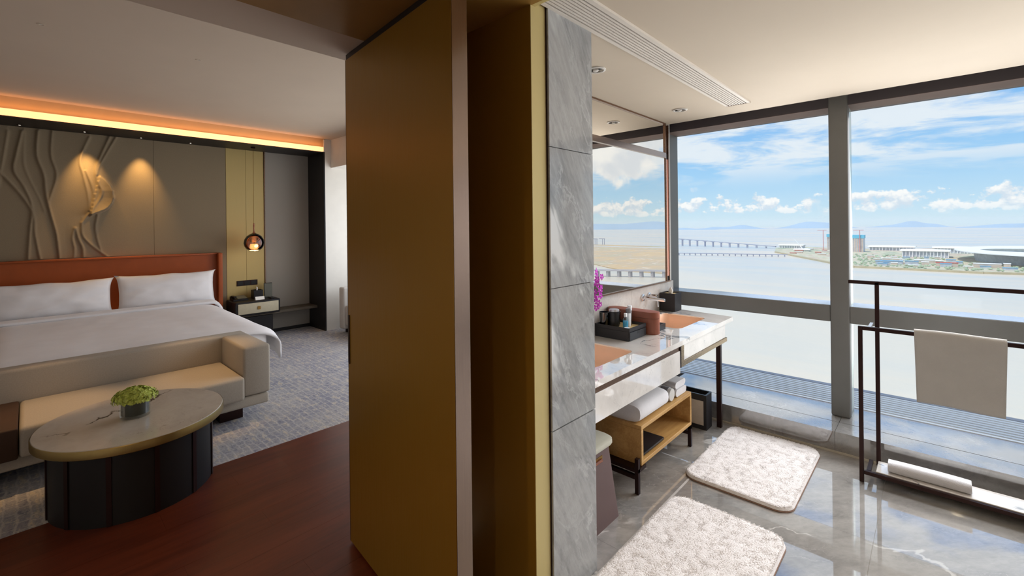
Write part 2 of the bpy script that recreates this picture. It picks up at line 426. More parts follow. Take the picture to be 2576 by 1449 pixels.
def obj(name, bm, mat, parent=None, smooth=False, angle=40):
    bmesh.ops.recalc_face_normals(bm, faces=bm.faces)
    me = bpy.data.meshes.new(name); bm.to_mesh(me); bm.free()
    if parent is not None: me.transform(Matrix.Translation(-ORIG[parent.name]))
    if smooth:
        me.polygons.foreach_set('use_smooth', [True]*len(me.polygons)); me.set_sharp_from_angle(angle=math.radians(angle))
    me.materials.append(MATS[mat])
    o = bpy.data.objects.new(name, me); C.objects.link(o)
    if parent is not None:
        o.parent = parent; ORIG[o.name] = ORIG[parent.name].copy()
    else: ORIG[o.name] = Vector((0, 0, 0))
    return o
def tag(o, label, cat=None, group=None, kind=None):
    o['label'] = label
    if cat: o['category'] = cat
    if group: o['group'] = group
    if kind: o['kind'] = kind
    return o
def thing(name, label, cat, loc=(0, 0, 0), group=None, kind=None):
    o = bpy.data.objects.new(name, None); C.objects.link(o); o.location = loc; o.empty_display_size = .1
    ORIG[o.name] = Vector(loc); return tag(o, label, cat, group, kind)
def single(name, bm, mat, label, cat, group=None, kind=None, smooth=False, base=None, angle=40):
    o = obj(name, bm, mat, None, smooth, angle)
    if base is not None:
        o.data.transform(Matrix.Translation(-Vector(base))); o.location = base; ORIG[o.name] = Vector(base)
    return tag(o, label, cat, group, kind)
def struct(name, bm, mat, label, cat, smooth=False): return single(name, bm, mat, label, cat, kind='structure', smooth=smooth)
def sroot(name, label, cat): return thing(name, label, cat, kind='structure')
def dup(root, loc, label=None):
    r = root.copy(); C.objects.link(r); r.location = loc; ORIG[r.name] = Vector(loc)
    if label: r['label'] = label
    for ch in list(root.children):
        c = ch.copy(); C.objects.link(c); c.parent = r; ORIG[c.name] = Vector(loc)
        for g in list(ch.children):
            d = g.copy(); C.objects.link(d); d.parent = c
    return r

# ================================================================ THE SETTING
CEIL = 2.51
# --- bathroom floor of marble tiles
fl = sroot('floor', 'polished grey marble tiled bathroom floor', 'floor')
obj('floor_bed', B((-1.79, 1.20, -.06), (3.0, 3.86, -.003)), 'grout', fl)
obj('border_strip', B((-1.150, 1.20, -.002), (-1.137, 3.832, .0012)), 'marble_backsplash', fl)
xs = [-1.79, -1.137, -.237, .663, 1.563, 2.463, 3.0]; ys = [1.20, 1.98, 2.88, 3.84]
for i in range(len(xs)-1):
    for j in range(len(ys)-1):
        obj('tile', B((xs[i]+.0005, ys[j]+.0005, -.02), (xs[i+1]-.0005, ys[j+1]-.0005, 0)), 'marble_floor', fl)
wf = sroot('floor_entry', 'dark reddish brown wooden floor of the entry', 'floor')
obj('floor_bed', B((-3.577, -2.6, -.06), (3.0, 1.20, -.02)), 'joint_dark', wf)
k = 0; x = -3.577
while x < 2.99:
    x2 = min(x+.19, 3.0); y = -2.6 - (k % 3)*.4
    while y < 1.2:
        y2 = min(y+1.3, 1.2)
        if y2 > -2.6: obj('plank', B((x+.0003, max(y, -2.6)+.0003, -.03), (x2-.0003, y2-.0003, 0)), 'walnut_floor', wf)
        y = y2
    x = x2; k += 1
obj('plank', B((-3.577, 1.2, -.03), (-2.27, 4.1, 0)), 'walnut_floor', wf)
struct('floor_carpet', B((-7.6, -2.6, -.06), (-3.577, 4.1, 0)), 'carpet', 'blue grey patterned bedroom carpet', 'carpet')

# --- bathroom ceiling and bedroom ceilings
struct('ceiling', B((-1.80, 1.40, CEIL), (3.0, 3.98, CEIL+.1)), 'cream_ceiling', 'cream plaster bathroom ceiling', 'ceiling')
struct('ceiling_pocket', boxes(((-1.9, 3.98, CEIL+.17), (3.0, 4.42, CEIL+.25)), ((-1.9, 3.96, CEIL+.1), (3.0, 3.98, CEIL+.2))), 'frame_shaded', 'dark blind pocket above the bathroom window', 'ceiling')
struct('ceiling_bedroom', B((-7.62, -2.6, 3.0), (-2.0, 4.2, 3.1)), 'white_ceiling', 'plain white bedroom ceiling', 'ceiling')
struct('ceiling_entry', B((-1.965, -2.6, 2.485), (3.0, 1.40, 2.58)), 'soffit_gold', 'bronze coloured lowered ceiling of the entry', 'ceiling')
struct('ceiling_bulkhead', B((-2.275, -2.6, 2.49), (-1.965, 1.40, 3.05)), 'white_ceiling', 'pale grey edge of the lowered ceiling', 'ceiling')

# --- walls around
vw = sroot('wall_vanity', 'grey marble wall behind the washbasins', 'wall')
obj('wall_core', B((-2.25, 1.48, 0), (-1.80, 4.10, 3.0)), 'plaster_white', vw)
obj('wall_end', B((-2.25, 4.10, 0), (-1.955, 4.45, 3.0)), 'plaster_white', vw)
for a, b in ((1.80, 2.55), (2.55, 3.30), (3.30, 4.098)):
    obj('slab', B((-1.80, a+.001, 0), (-1.78, b-.001, 1.085)), 'marble_backsplash', vw)
pier = sroot('wall_pier', 'grey marble clad wall end with pale veins', 'wall')
obj('pier_core', B((-1.80, 1.478, 0), (-1.182, 1.798, 2.60)), 'joint_dark', pier)
zz = [0, .75, 1.34, 1.93, 2.51]
for i in range(4):
    g = .004 if i == 0 else .0015
    obj('slab', B((-1.182, 1.475, zz[i]+.001), (-1.16, 1.80, zz[i+1]-g), .0015, 1), 'marble_grey', pier)
    obj('slab', B((-1.80, 1.798, zz[i]+.001), (-1.182, 1.80, zz[i+1]-g)), 'marble_grey', pier)
gw = sroot('wall_gold', 'gold metal clad wall behind the pivoting door', 'wall')
obj('panel', B((-2.25, 1.380, 0), (-1.175, 1.470, 2.60)), 'gold_panel', gw)
obj('jamb_trim', B((-1.175, 1.3795, 0), (-1.172, 1.470, 2.60)), 'gold_daylit', gw)
obj('dark_line', B((-1.19, 1.470, 0), (-1.168, 1.475, 2.6)), 'dark_bronze', gw)  # thin dark strip between the gold and the marble
struct('wall_header', B((-1.172, 1.385, 2.485), (3.0, 1.405, 2.62)), 'gold_daylit', 'gold lintel over the bathroom opening', 'wall')
struct('wall_bathroom_end', B((3.0, -2.6, 0), (3.1, 4.5, 3.0)), 'marble_backsplash', 'marble end wall of the bathroom', 'wall')
struct('wall_entry', B((-7.7, -2.7, 0), (3.1, -2.6, 3.1)), 'plaster_white', 'plain wall behind the entry', 'wall')

# --- pivoting gold door (door_1)
dv = Vector((1, -.1, 0)).normalized(); dn = Vector((.1, 1, 0)).normalized(); P0 = Vector((-2.19, 1.115, 0)); DL, DT = .966, .066
def dbox(bm, a0, a1, b0, b1, z0, z1, bev=0.0):
    vs0 = set(bm.verts); box(bm, (a0, b0, z0), (a1, b1, z1), bev)
    for v in bm.verts:
        if v not in vs0:
            c = v.co.copy(); v.co = P0 + dv*c.x + dn*c.y + Vector((0, 0, c.z))
    return bm
door = sroot('door_1', 'tall gold lacquered door standing ajar', 'door')
obj('leaf', dbox(bmesh.new(), .004, DL-.003, 0, DT, .012, 2.455, .0015), 'gold_panel', door)
obj('edge_strip', dbox(bmesh.new(), DL-.003, DL, .001, DT, .012, 2.455), 'bronze_edge', door)
obj('edge_strip', dbox(bmesh.new(), 0, .004, 0, DT, .012, 2.455), 'dark_bronze', door)
obj('gap_shade', dbox(bmesh.new(), 0, DL, .004, DT-.004, 2.455, 2.484), 'recess_black', door)  # black strip standing in for the shaded gap over the door
hp = obj('recessed_pull', dbox(bmesh.new(), .002, .022, -.0015, .02, .917, 1.16), 'recess_black', door)
obj('pull_lip', dbox(bmesh.new(), .020, .024, -.004, .01, .915, 1.162), 'dark_bronze', hp)

# --- bathroom window front
WY, GY = 4.155, 4.40
win = sroot('window_1', 'floor to ceiling window front with grey metal frame', 'window')
obj('jamb', B((-1.955, 4.102, .145), (-1.868, WY+.28, 2.62), .003, 1), 'frame_grey', win)
MX = [(-.585, -.465), (.66, .78), (1.905, 2.025)]
for a, b in MX:
    obj('mullion', B((a, WY, .145), (b, WY+.10, 2.62), .012, 3), 'frame_grey', win, True)
    obj('mullion_fin', B((a+.015, WY+.10, .145), (b-.03, GY+.02, 2.475)), 'frame_grey', win)
    obj('glass_fin', B((b-.012, WY+.10, .145), (b-.004, GY-.006, 2.475)), 'milky_glass', win)
obj('head', B((-1.95, WY+.012, 2.477), (3.0, GY+.05, 2.68)), 'frame_shaded', win)
obj('head_soffit', B((-1.868, WY+.012, 2.475), (3.0, GY-.006, 2.477)), 'frame_soffit_lit', win)
edges = [-1.868] + [e for m in MX for e in m] + [3.0]
for i in range(0, len(edges)-1, 2):
    a, b = edges[i], edges[i+1]
    obj('rail', B((a, WY+.01, .852), (b, GY+.01, .976), .003, 1), 'frame_grey', win)
    obj('pane', B((a, GY-.006, .976), (b, GY+.006, 2.475)), 'window_glass', win)
    obj('pane', B((a, GY-.006, .13), (b, GY+.006, .852)), 'window_glass', win)
    obj('rail_sky_tint', B((a, WY+.02, .976), (b, GY-.006, .9775)), 'rail_sky_tint', win)
ledge = sroot('trim_1', 'raised marble ledge along the bathroom window', 'window ledge')
obj('ledge_core', B((-1.95, 3.862, -.05), (3.0, GY+.06, .12)), 'joint_dark', ledge)
lx = [-1.80, -.521, .76, 2.04, 3.0]
for a, b in zip(lx, lx[1:]):
    obj('slab', B((a+.001, 3.84, .012), (b-.001, 3.862, .145)), 'marble_ledge', ledge)
    obj('slab', B((a+.001, 3.8625, .12), (b-.001, 4.036, .145)), 'marble_ledge', ledge)
    obj('slab', B((a+.001, 4.043, .12), (b-.001, GY-.006, .145)), 'marble_ledge', ledge)
obj('grout_line', B((-1.8, 3.832, 0), (3.0, 3.842, .012)), 'grout', ledge)
lou = thing('louvre_grille', 'white horizontal louvre slats outside the bathroom window', 'grille', (.6, 4.7, .05))
obj('backing', B((-2.3, 4.41, .05), (3.4, 5.0, .07)), 'louvre_shadow', lou)
for i in range(9):
    y0 = 4.455+i*.053
    obj('slat', B((-2.3, y0, .118), (3.4, y0+.030, .14)), 'louvre_white', lou)
for ya, yb in ((4.41, 4.445), (4.94, 5.0)): obj('grille_frame', B((-2.3, ya, .07), (3.4, yb, .136)), 'louvre_shadow', lou)
struct('wall_outside', B((-9, 4.41, -3.0), (4, 5.0, .05)), 'concrete', 'outer spandrel of the tower below the window', 'wall')

# --- bathroom ceiling fittings
vent = thing('ceiling_vent', 'long white linear air vent in the bathroom ceiling', 'air vent', (-1.07, 2.5, CEIL))
v0, v1, u0, u1 = 1.42, 3.655, -1.138, -1.012
obj('backing', B((u0, v0, CEIL-.004), (u1, v1, CEIL)), 'vent_dark', vent)
obj('vent_frame', boxes(((u0-.022, v0, CEIL-.012), (u0-.004, v1, CEIL)), ((u1, v0, CEIL-.012), (u1+.022, v1, CEIL))), 'vent_metal', vent)
obj('end_cap', B((u0-.022, v1, CEIL-.012), (u1+.022, v1+.012, CEIL)), 'bronze_trim', vent)
for i in range(7):
    a = u0+.006+i*(u1-u0-.008)/7
    obj('slat', B((a, v0, CEIL-.011), (a+.0105, v1, CEIL-.003)), 'vent_metal', vent)
def downlight(name, loc, r, label, group, lit=False):
    t = thing(name, label, 'ceiling light', loc, group)
    x, y, z = loc
    obj('ring', lathe(bmesh.new(), [(r, 0), (r, -.006), (r*.80, -.008), (r*.74, -.003), (r*.74, 0)], loc, 28), 'lamp_off', t, True)
    obj('reflector', lathe(bmesh.new(), [(r*.74, -.0025), (r*.5, -.0012), (0, -.001)], loc, 24), 'reflector', t, True)
    obj('lamp', lathe(bmesh.new(), [(r*.30, -.001), (r*.30, -.008), (r*.18, -.012), (0, -.0125)], (x-.004, y, z), 16), 'lens_glow' if lit else 'lamp_off', t, True)
    for sg in (-1, 1): obj('gimbal', B((x+sg*r*.52-r*.2, y-.006, z-.006), (x+sg*r*.52+r*.2, y+.006, z-.002)), 'recess_black', t)
    return t
downlight('downlight', (-1.435, 2.274, CEIL), .055, 'round recessed spotlight in the bathroom ceiling beside the marble wall end', 'bathroom ceiling spotlights')
downlight('downlight', (-1.465, 3.536, CEIL), .055, 'round recessed spotlight in the bathroom ceiling close to the window', 'bathroom ceiling spotlights')

# ================================================================ BATHROOM THINGS
# --- mirror
mir = thing('wall_mirror', 'large frameless mirror above the washbasins with bronze edges', 'mirror', (-1.78, 2.9, 1.09))
obj('lower_glass', B((-1.779, 1.81, 1.10), (-1.760, 3.905, 2.20)), 'mirror', mir)
obj('upper_glass', B((-1.799, 1.81, 2.20), (-1.764, 3.905, 2.507)), 'mirror', mir)
obj('crossbar', B((-1.764, 1.81, 2.196), (-1.748, 3.905, 2.243), .001, 1), 'bronze_edge', mir)
obj('top_trim', B((-1.778, 1.81, 2.497), (-1.752, 3.915, 2.5095)), 'bronze_trim', mir)
obj('bottom_trim', B((-1.780, 1.81, 1.088), (-1.752, 3.98, 1.10)), 'bronze_trim', mir)
obj('edge_frame', B((-1.80, 3.905, 1.10), (-1.752, 3.915, 2.50)), 'bronze_trim', mir)
obj('lit_edge', B((-1.80, 3.925, 1.14), (-1.762, 3.965, 2.19)), 'copper_strip', mir)
for za, zb in ((1.10, 1.14), (2.19, 2.24)): obj('edge_cap', B((-1.80, 3.925, za), (-1.762, 3.965, zb)), 'recess_black', mir)
obj('outer_frame', B((-1.80, 3.965, 1.10), (-1.755, 3.975, 2.50)), 'bronze_trim', mir)

# --- vanity
CT = .85
van = thing('vanity_unit', 'white marble vanity with two inset basins and bronze frame', 'vanity', (-1.5, 2.85, 0))
basins = ((-1.66, 2.03, -1.315, 2.475), (-1.70, 3.20, -1.345, 3.72))
obj('countertop', plate([(-1.78, 1.80), (-1.20, 1.80), (-1.20, 3.895), (-1.78, 3.97)], [rrect(*b, .05) for b in basins], .818, CT), 'marble_white', van)
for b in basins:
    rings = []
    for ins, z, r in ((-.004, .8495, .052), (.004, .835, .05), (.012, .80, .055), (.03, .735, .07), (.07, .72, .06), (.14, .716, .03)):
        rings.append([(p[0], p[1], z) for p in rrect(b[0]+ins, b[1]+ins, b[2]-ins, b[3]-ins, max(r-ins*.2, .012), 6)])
    bs = obj('basin', loft(bmesh.new(), rings, cap0=False), 'ceramic_warm_lit', van, True, 60)
    obj('drain', lathe(bmesh.new(), [(.024, .716), (.024, .719), (.017, .7205), (0, .720)], ((b[0]+b[2])/2, (b[1]+b[3])/2, 0), 20), 'chrome', bs, True)
obj('apron', B((-1.225, 1.80, .645), (-1.203, 2.862, .788), .001, 1), 'marble_white', van)
obj('apron_return', B((-1.76, 2.842, .645), (-1.225, 2.862, .788)), 'marble_white', van)
obj('metal_strip', B((-1.222, 1.80, .788), (-1.207, 2.868, .818)), 'bronze_trim', van)
obj('frame_post', B((-1.225, 2.862, .680), (-1.201, 2.876, .818)), 'dark_bronze', van)
obj('frame_post', B((-1.225, 2.876, .680), (-1.201, 2.920, .818)), 'champagne', van)
obj('apron', B((-1.225, 2.920, .712), (-1.208, 3.735, .818), .001, 1), 'marble_white', van)
obj('apron_return', B((-1.76, 3.715, .70), (-1.225, 3.735, .818)), 'marble_white', van)
obj('lower_rail', B((-1.25, 2.920, .680), (-1.201, 3.755, .711), .001, 1), 'champagne', van)
obj('shelf_underside', B((-1.77, 2.862, .684), (-1.25, 3.735, .694)), 'dark_bronze', van)
obj('leg', B((-1.272, 3.712, 0), (-1.238, 3.742, .682)), 'dark_bronze', van)
obj('leg', B((-1.77, 3.712, 0), (-1.74, 3.742, .684)), 'dark_bronze', van)

# --- wall tap
tap = thing('wall_tap', 'chrome wall mounted tap with separate lever', 'tap', (-1.78, 3.55, 1.0))
bm = lathe(bmesh.new(), [(.030, 0), (.030, .008), (.026, .011), (.012, .012)], (0, 0, 0), 24); bmesh.ops.rotate(bm, verts=bm.verts, cent=(0, 0, 0), matrix=Matrix.Rotation(PI/2, 3, 'Y')); bmesh.ops.translate(bm, vec=(-1.78, 3.49, .998), verts=bm.verts)
obj('rosette', bm, 'chrome', tap, True)
bm = lathe(bmesh.new(), [(.030, 0), (.030, .008), (.026, .011), (.012, .012)], (0, 0, 0), 24); bmesh.ops.rotate(bm, verts=bm.verts, cent=(0, 0, 0), matrix=Matrix.Rotation(PI/2, 3, 'Y')); bmesh.ops.translate(bm, vec=(-1.78, 3.60, 1.0), verts=bm.verts)
obj('rosette', bm, 'chrome', tap, True)
obj('spout', tube(bmesh.new(), [(-1.77, 3.49, .998), (-1.66, 3.492, .995), (-1.60, 3.494, .994), (-1.590, 3.494, .994), (-1.588, 3.494, .994)], [.014, .0135, .013, .012, .009], 12), 'chrome', tap, True)
obj('valve', tube(bmesh.new(), [(-1.77, 3.60, 1.0), (-1.70, 3.602, 1.0)], .017, 14), 'chrome', tap, True)
obj('lever', tube(bmesh.new(), [(-1.705, 3.602, 1.005), (-1.70, 3.604, .955), (-1.698, 3.604, .915)], [.008, .0065, .006], 10), 'chrome', tap, True)

# --- black tissue cube
def tissue_cube(loc, s, h, label, mt='black_leather'):
    x, y, z = loc; t = thing('tissue_box', label, 'tissue box', loc)
    obj('box_wall', boxes(((x-s/2, y-s/2, z), (x+s/2, y-s/2+.008, z+h)), ((x-s/2, y+s/2-.008, z), (x+s/2, y+s/2, z+h)), ((x-s/2, y-s/2+.008, z), (x-s/2+.008, y+s/2-.008, z+h)), ((x+s/2-.008, y-s/2+.008, z), (x+s/2, y+s/2-.008, z+h))), mt, t)
    obj('top_plate', plate(rrect(x-s/2+.008, y-s/2+.008, x+s/2-.008, y+s/2-.008, .002, 1), [rrect(x-.03, y-.012, x+.03, y+.012, .011, 4)], z+h-.016, z+h-.010), 'amber_paper' if mt == 'black_leather' else mt, t)
    bm = bmesh.new()
    def tf(u, v):
        a = (u-.5)*2; k = 1-.75*v
        return (x+a*.036*k+.008*math.sin(6*v+3*u), y+(.014*math.sin(5*u+2*v))*(1-v*.4), z+h-.02+.07*v*(1-.35*a*a))
    grid(bm, 10, 8, tf)
    o = obj('tissue', bm, 'white_tissue', t, True, 180)
    o.modifiers.new('thickness', 'SOLIDIFY').thickness = .002
    return t
tissue_cube((-1.705, 3.865, CT), .135, .155, 'black leather tissue cube on the marble counter by the window')

# --- amenity tray with drawer
tray = thing('amenity_tray', 'black leather amenity box with a drawer on the counter', 'box', (-1.57, 2.755, CT))
x0, y0, x1, y1 = -1.70, 2.64, -1.44, 2.87
obj('box_body', B((x0, y0, CT), (x1-.006, y1, CT+.062), .002, 1), 'black_leather', tray)
obj('rim', boxes(((x0, y0, CT+.062), (x1, y0+.006, CT+.085)), ((x0, y1-.006, CT+.062), (x1, y1, CT+.085)), ((x0, y0+.006, CT+.062), (x0+.006, y1-.006, CT+.085)), ((x1-.006, y0+.006, CT+.062), (x1, y1-.006, CT+.085))), 'black_leather', tray)
obj('liner', B((x0+.007, y0+.007, CT+.062), (x1-.007, y1-.007, CT+.066)), 'amber_paper', tray)
dr = obj('drawer', B((x1-.006, y0+.004, CT+.004), (x1+.001, y1-.004, CT+.056), .001, 1), 'black_lacquer', tray)
obj('finger_notch', B((x1+.0005, 2.745, CT+.036), (x1+.0016, 2.775, CT+.056)), 'recess_black', dr)
TZ = CT+.066
def glass_cup(x, y, r, h, label):
    t = thing('tumbler', label, 'glass', (x, y, TZ), 'dark tumblers on the amenity box')
    obj('cup', lathe(bmesh.new(), [(0, 0), (r*.86, 0), (r*.9, .004), (r, h), (r*.93, h), (r*.82, .012), (0, .010)], (x, y, TZ), 24), 'smoke_glass', t, True)
    obj('base_ring', lathe(bmesh.new(), [(r*.87, .0), (r*.91, .004), (r*.905, .012), (r*.87, .012)], (x, y, TZ), 24), 'tumbler_dark', t, True)
    return t
glass_cup(-1.655, 2.690, .036, .095, 'dark blue glass tumbler upturned at the wall corner of the amenity box')
glass_cup(-1.625, 2.785, .036, .088, 'dark glass tumbler next to the canister on the amenity box')
can = thing('canister', 'black canister with a silver lid on the amenity box', 'canister', (-1.60, 2.725, TZ))
obj('body', lathe(bmesh.new(), [(0, 0), (.034, 0), (.035, .003), (.035, .098), (.033, .101), (0, .101)], (-1.60, 2.725, TZ), 28), 'black_lacquer', can, True)
obj('lid', lathe(bmesh.new(), [(.0345, .101), (.0345, .112), (.032, .115), (0, .115)], (-1.60, 2.725, TZ), 28), 'silver_satin', can, True)
bo = thing('mouthwash_bottle', 'small clear bottle of blue mouthwash with white cap', 'bottle', (-1.515, 2.725, TZ))
obj('bottle', lathe(bmesh.new(), [(0, 0), (.017, 0), (.018, .003), (.018, .055), (.014, .064), (.009, .068), (.009, .074)], (-1.515, 2.725, TZ), 20), 'clear_glass', bo, True)
obj('liquid', lathe(bmesh.new(), [(0, .002), (.0165, .002), (.0165, .046), (0, .046)], (-1.515, 2.725, TZ), 20), 'label_blue', bo, True)
obj('cap', lathe(bmesh.new(), [(.0105, .074), (.0105, .096), (.009, .098), (0, .098)], (-1.515, 2.725, TZ), 18), 'bottle_white', bo, True)
b2 = thing('lotion_tube', 'slim pale lotion tube with grey cap on the amenity box', 'bottle', (-1.52, 2.772, TZ))
obj('tube_body', lathe(bmesh.new(), [(0, 0), (.015, 0), (.016, .003), (.016, .092)], (-1.52, 2.772, TZ), 20), 'bottle_white', b2, True)
obj('cap', lathe(bmesh.new(), [(.0165, .092), (.0165, .118), (.015, .121), (0, .121)], (-1.52, 2.772, TZ), 20), 'grey_cap', b2, True)
b3 = thing('shampoo_tube', 'taller pale tube with silver cap behind the mouthwash', 'bottle', (-1.535, 2.82, TZ))
obj('tube_body', lathe(bmesh.new(), [(0, 0), (.013, 0), (.014, .003), (.014, .102)], (-1.535, 2.82, TZ), 20), 'silver_satin', b3, True)
obj('cap', lathe(bmesh.new(), [(.0145, .102), (.0145, .132), (.013, .135), (0, .135)], (-1.535, 2.82, TZ), 20), 'bottle_white', b3, True)
for k, (px_, py_) in enumerate(((-1.475, 2.675), (-1.49, 2.70))):
    single('wrapped_soap', lathe(bmesh.new(), [(0, 0), (.017, 0), (.019, .004), (.017, .009), (0, .010)], (px_, py_, TZ), 18), 'bottle_white' if k else 'label_blue',
           ('white' if k else 'blue') + ' round wrapped soap lying on the amenity box', 'soap', 'wrapped soaps', smooth=True, base=(px_, py_, TZ))

# --- brown leather case (stadium shaped)
def stadium(x0, x1, y0, y1, n=10):
    r = (y1-y0)/2; cy_ = (y0+y1)/2
    return [(x1-r+r*math.cos(-PI/2+PI*k/n), cy_+r*math.sin(-PI/2+PI*k/n)) for k in range(n+1)] + [(x0+r+r*math.cos(PI/2+PI*k/n), cy_+r*math.sin(PI/2+PI*k/n)) for k in range(n+1)]
case = thing('leather_case', 'brown leather rounded toiletry case with fitted lid on the counter', 'case', (-1.585, 2.95, CT))
S0 = (-1.775, -1.385, 2.895, 3.005)
def ring_st(i, z): return [(p[0], p[1], z) for p in stadium(S0[0]+i, S0[1]-i, S0[2]+i, S0[3]-i)]
obj('case_body', loft(bmesh.new(), [ring_st(.002, CT), ring_st(0, CT+.003), ring_st(0, CT+.108)]), 'brown_leather', case, True)
obj('case_lid', loft(bmesh.new(), [ring_st(-.001, CT+.110), ring_st(-.001, CT+.146), ring_st(.003, CT+.151), ring_st(.008, CT+.152)]), 'brown_leather', case, True)
obj('seam', loft(bmesh.new(), [ring_st(.002, CT+.107), ring_st(.002, CT+.111)]), 'recess_black', case)

# --- soap dish
sd = thing('soap_dish', 'small square black dish holding white cotton on the counter', 'dish', (-1.475, 3.09, CT))
obj('dish', boxes(((-1.525, 3.04, CT), (-1.425, 3.14, CT+.008)), ((-1.525, 3.04, CT+.008), (-1.425, 3.046, CT+.042)), ((-1.525, 3.134, CT+.008), (-1.425, 3.14, CT+.042)), ((-1.525, 3.046, CT+.008), (-1.519, 3.134, CT+.042)), ((-1.431, 3.046, CT+.008), (-1.425, 3.134, CT+.042))), 'black_lacquer', sd)
single('cotton_ball', lathe(bmesh.new(), [(0, 0), (.018, .004), (.024, .016), (.019, .030), (0, .036)], (-1.48, 3.085, CT+.008), 16), 'white_tissue', 'white cotton ball lying in the black dish', 'cotton ball', smooth=True, base=(-1.48, 3.085, CT+.008))

# --- orchid in a tall tube vase
ov = thing('orchid_vase', 'purple orchid spray in a tall narrow green vase on the counter', 'flower', (-1.70, 2.605, CT))
ox, oy = -1.735, 2.60
obj('vase', lathe(bmesh.new(), [(0, 0), (.026, 0), (.027, .004), (.024, .30), (.020, .30), (.020, .02), (0, .02)], (ox, oy, CT), 20), 'tube_glass_dark', ov, True)
obj('stem', tube(bmesh.new(), [(ox, oy, CT+.02), (ox+.004, oy, CT+.30), (ox+.010, oy+.005, CT+.56)], [.006, .006, .004], 8), 'leaf_green', ov, True)
obj('leaf', grid(bmesh.new(), 2, 8, lambda u, v: (ox+(u-.5)*.022*(1-.6*v)+.004, oy+.004*abs(u-.5), CT+.26+.31*v)), 'leaf_green', ov, True, 180)
rnd = random.Random(3)
for i in range(20):
    fz = CT+.20+.24*i/19; a = rnd.uniform(-1.0, 1.7); rad = .03+.045*rnd.random()
    c = Vector((ox+.02+rad*math.cos(a), oy+.02+rad*math.sin(a), fz)); nrm = Vector((math.cos(a-.3)+.7, math.sin(a-.3)-.5, rnd.uniform(-.4, .3))).normalized()
    e1 = nrm.cross(Vector((0, 0, 1))).normalized(); e2 = nrm.cross(e1)
    bm = bmesh.new(); r0 = .026
    for k in range(5):
        th = 2*PI*k/5+.3; d = e1*math.cos(th)+e2*math.sin(th); q = e1*-math.sin(th)+e2*math.cos(th)
        vv = [bm.verts.new(c), bm.verts.new(c+d*r0*.55+q*r0*.34+nrm*.004), bm.verts.new(c+d*r0+nrm*.001), bm.verts.new(c+d*r0*.55-q*r0*.34+nrm*.004)]
        bm.faces.new(vv)
    fo = obj('blossom', bm, 'orchid_purple', ov)
    obj('lip', lathe(bmesh.new(), [(0, -.004), (.005, 0), (0, .006)], c+nrm*.004, 6), 'orchid_core', fo, True)

# --- open oak bench under the counter
SX, SB, SY0, SY1, SZ0, SZ1 = -1.30, -1.66, 2.515, 3.28, .150, .388
sh = thing('towel_bench', 'light oak open shelf bench on dark metal legs under the vanity', 'bench', (-1.48, 2.90, 0))
T_ = .024
obj('top_board', B((SB, SY0, SZ1-T_), (SX, SY1, SZ1), .002, 1), 'oak', sh)
obj('bottom_board', B((SB, SY0, SZ0), (SX, SY1, SZ0+T_), .002, 1), 'oak', sh)
obj('side_board', B((SB, SY0, SZ0+T_), (SX, SY0+T_, SZ1-T_)), 'oak', sh)
obj('side_board', B((SB, SY1-T_, SZ0+T_), (SX, SY1, SZ1-T_)), 'oak', sh)
obj('back_board', B((SB, SY0+T_, SZ0+T_), (SB+.012, SY1-T_, SZ1-T_)), 'oak', sh)
for y in (2.46, 3.25):
    for x in (-1.318, -1.64):
        obj('leg', B((x, y, 0), (x+.024, y+.024, SZ0+.06 if y < 3 else SZ0), .001, 1), 'dark_bronze', sh)
    obj('stretcher', B((-1.62, y+.002, .085), (-1.318, y+.022, .11)), 'dark_bronze', sh)
    obj('top_rail', B((-1.64, y, SZ0-.022), (-1.294, y+.024 if y > 3 else 2.56, SZ0)), 'dark_bronze', sh)
def folded_towel(bm, x0, x1, y0, y1, z0, h, layers=2, along='y', seed=0):
    rr = random.Random(seed); t_ = h/layers
    for l in range(layers):
        za = z0+l*t_; c = za+t_/2; r = t_/2*.98
        sec = []
        for k in range(17):
            a = PI/2+PI*k/16; sec.append((y0+r+math.cos(a)*r, c+math.sin(a)*r))
        for k in range(17):
            a = -PI/2+PI*k/16; sec.append((y1-r+math.cos(a)*r, c+math.sin(a)*r))
        rings = []
        for i in range(9):
            u = i/8; xx = x0+(x1-x0)*u; s = 1.0-.08*(abs(2*u-1)**6)
            rings.append([(xx, p[0]+.0015*math.sin(7*u+seed), c+(p[1]-c)*s) for p in sec])
        loft(bm, rings)
    return bm
# big rounded towel
bm = bmesh.new(); rings = []
for i in range(15):
    u = i/14; yy = 2.535+.40*u; s = min(1, .55+.9*math.sin(PI*min(max(u, .02), .98))**.35)
    ring = []
    for k in range(20):
        a = 2*PI*k/20; ca, sa = math.cos(a), math.sin(a)
        ring.append((-1.475+.165*s**.3*math.copysign(abs(ca)**.55, ca), yy, SZ1+.0555+(.055*math.copysign(abs(sa)**.6, sa))*(1 if sa < 0 else s*(1+.15*math.cos(a)))))
    rings.append(ring)
single('folded_towel', loft(bm, rings), 'towel_white', 'thick white bath towel folded over on the oak bench', 'towel', 'towels on the oak bench', smooth=True, base=(-1.475, 2.735, SZ1))
st = thing('folded_towel', 'flat white face towels stacked at the bin end of the oak bench', 'towel', (-1.47, 3.175, SZ1), 'towels on the oak bench')
bm = folded_towel(bmesh.new(), -1.62, -1.33, 3.085, 3.265, SZ1, .055, 1, seed=2); obj('towel_layer', bm, 'towel_white', st, True, 60)
bm = folded_towel(bmesh.new(), -1.62, -1.335, 3.09, 3.262, SZ1+.055, .05, 1, seed=5); obj('towel_layer', bm, 'towel_white', st, True, 60)
rl = thing('hair_dryer_bag', 'grey pouch with a satin silver band between the towels', 'pouch', (-1.47, 3.01, SZ1))
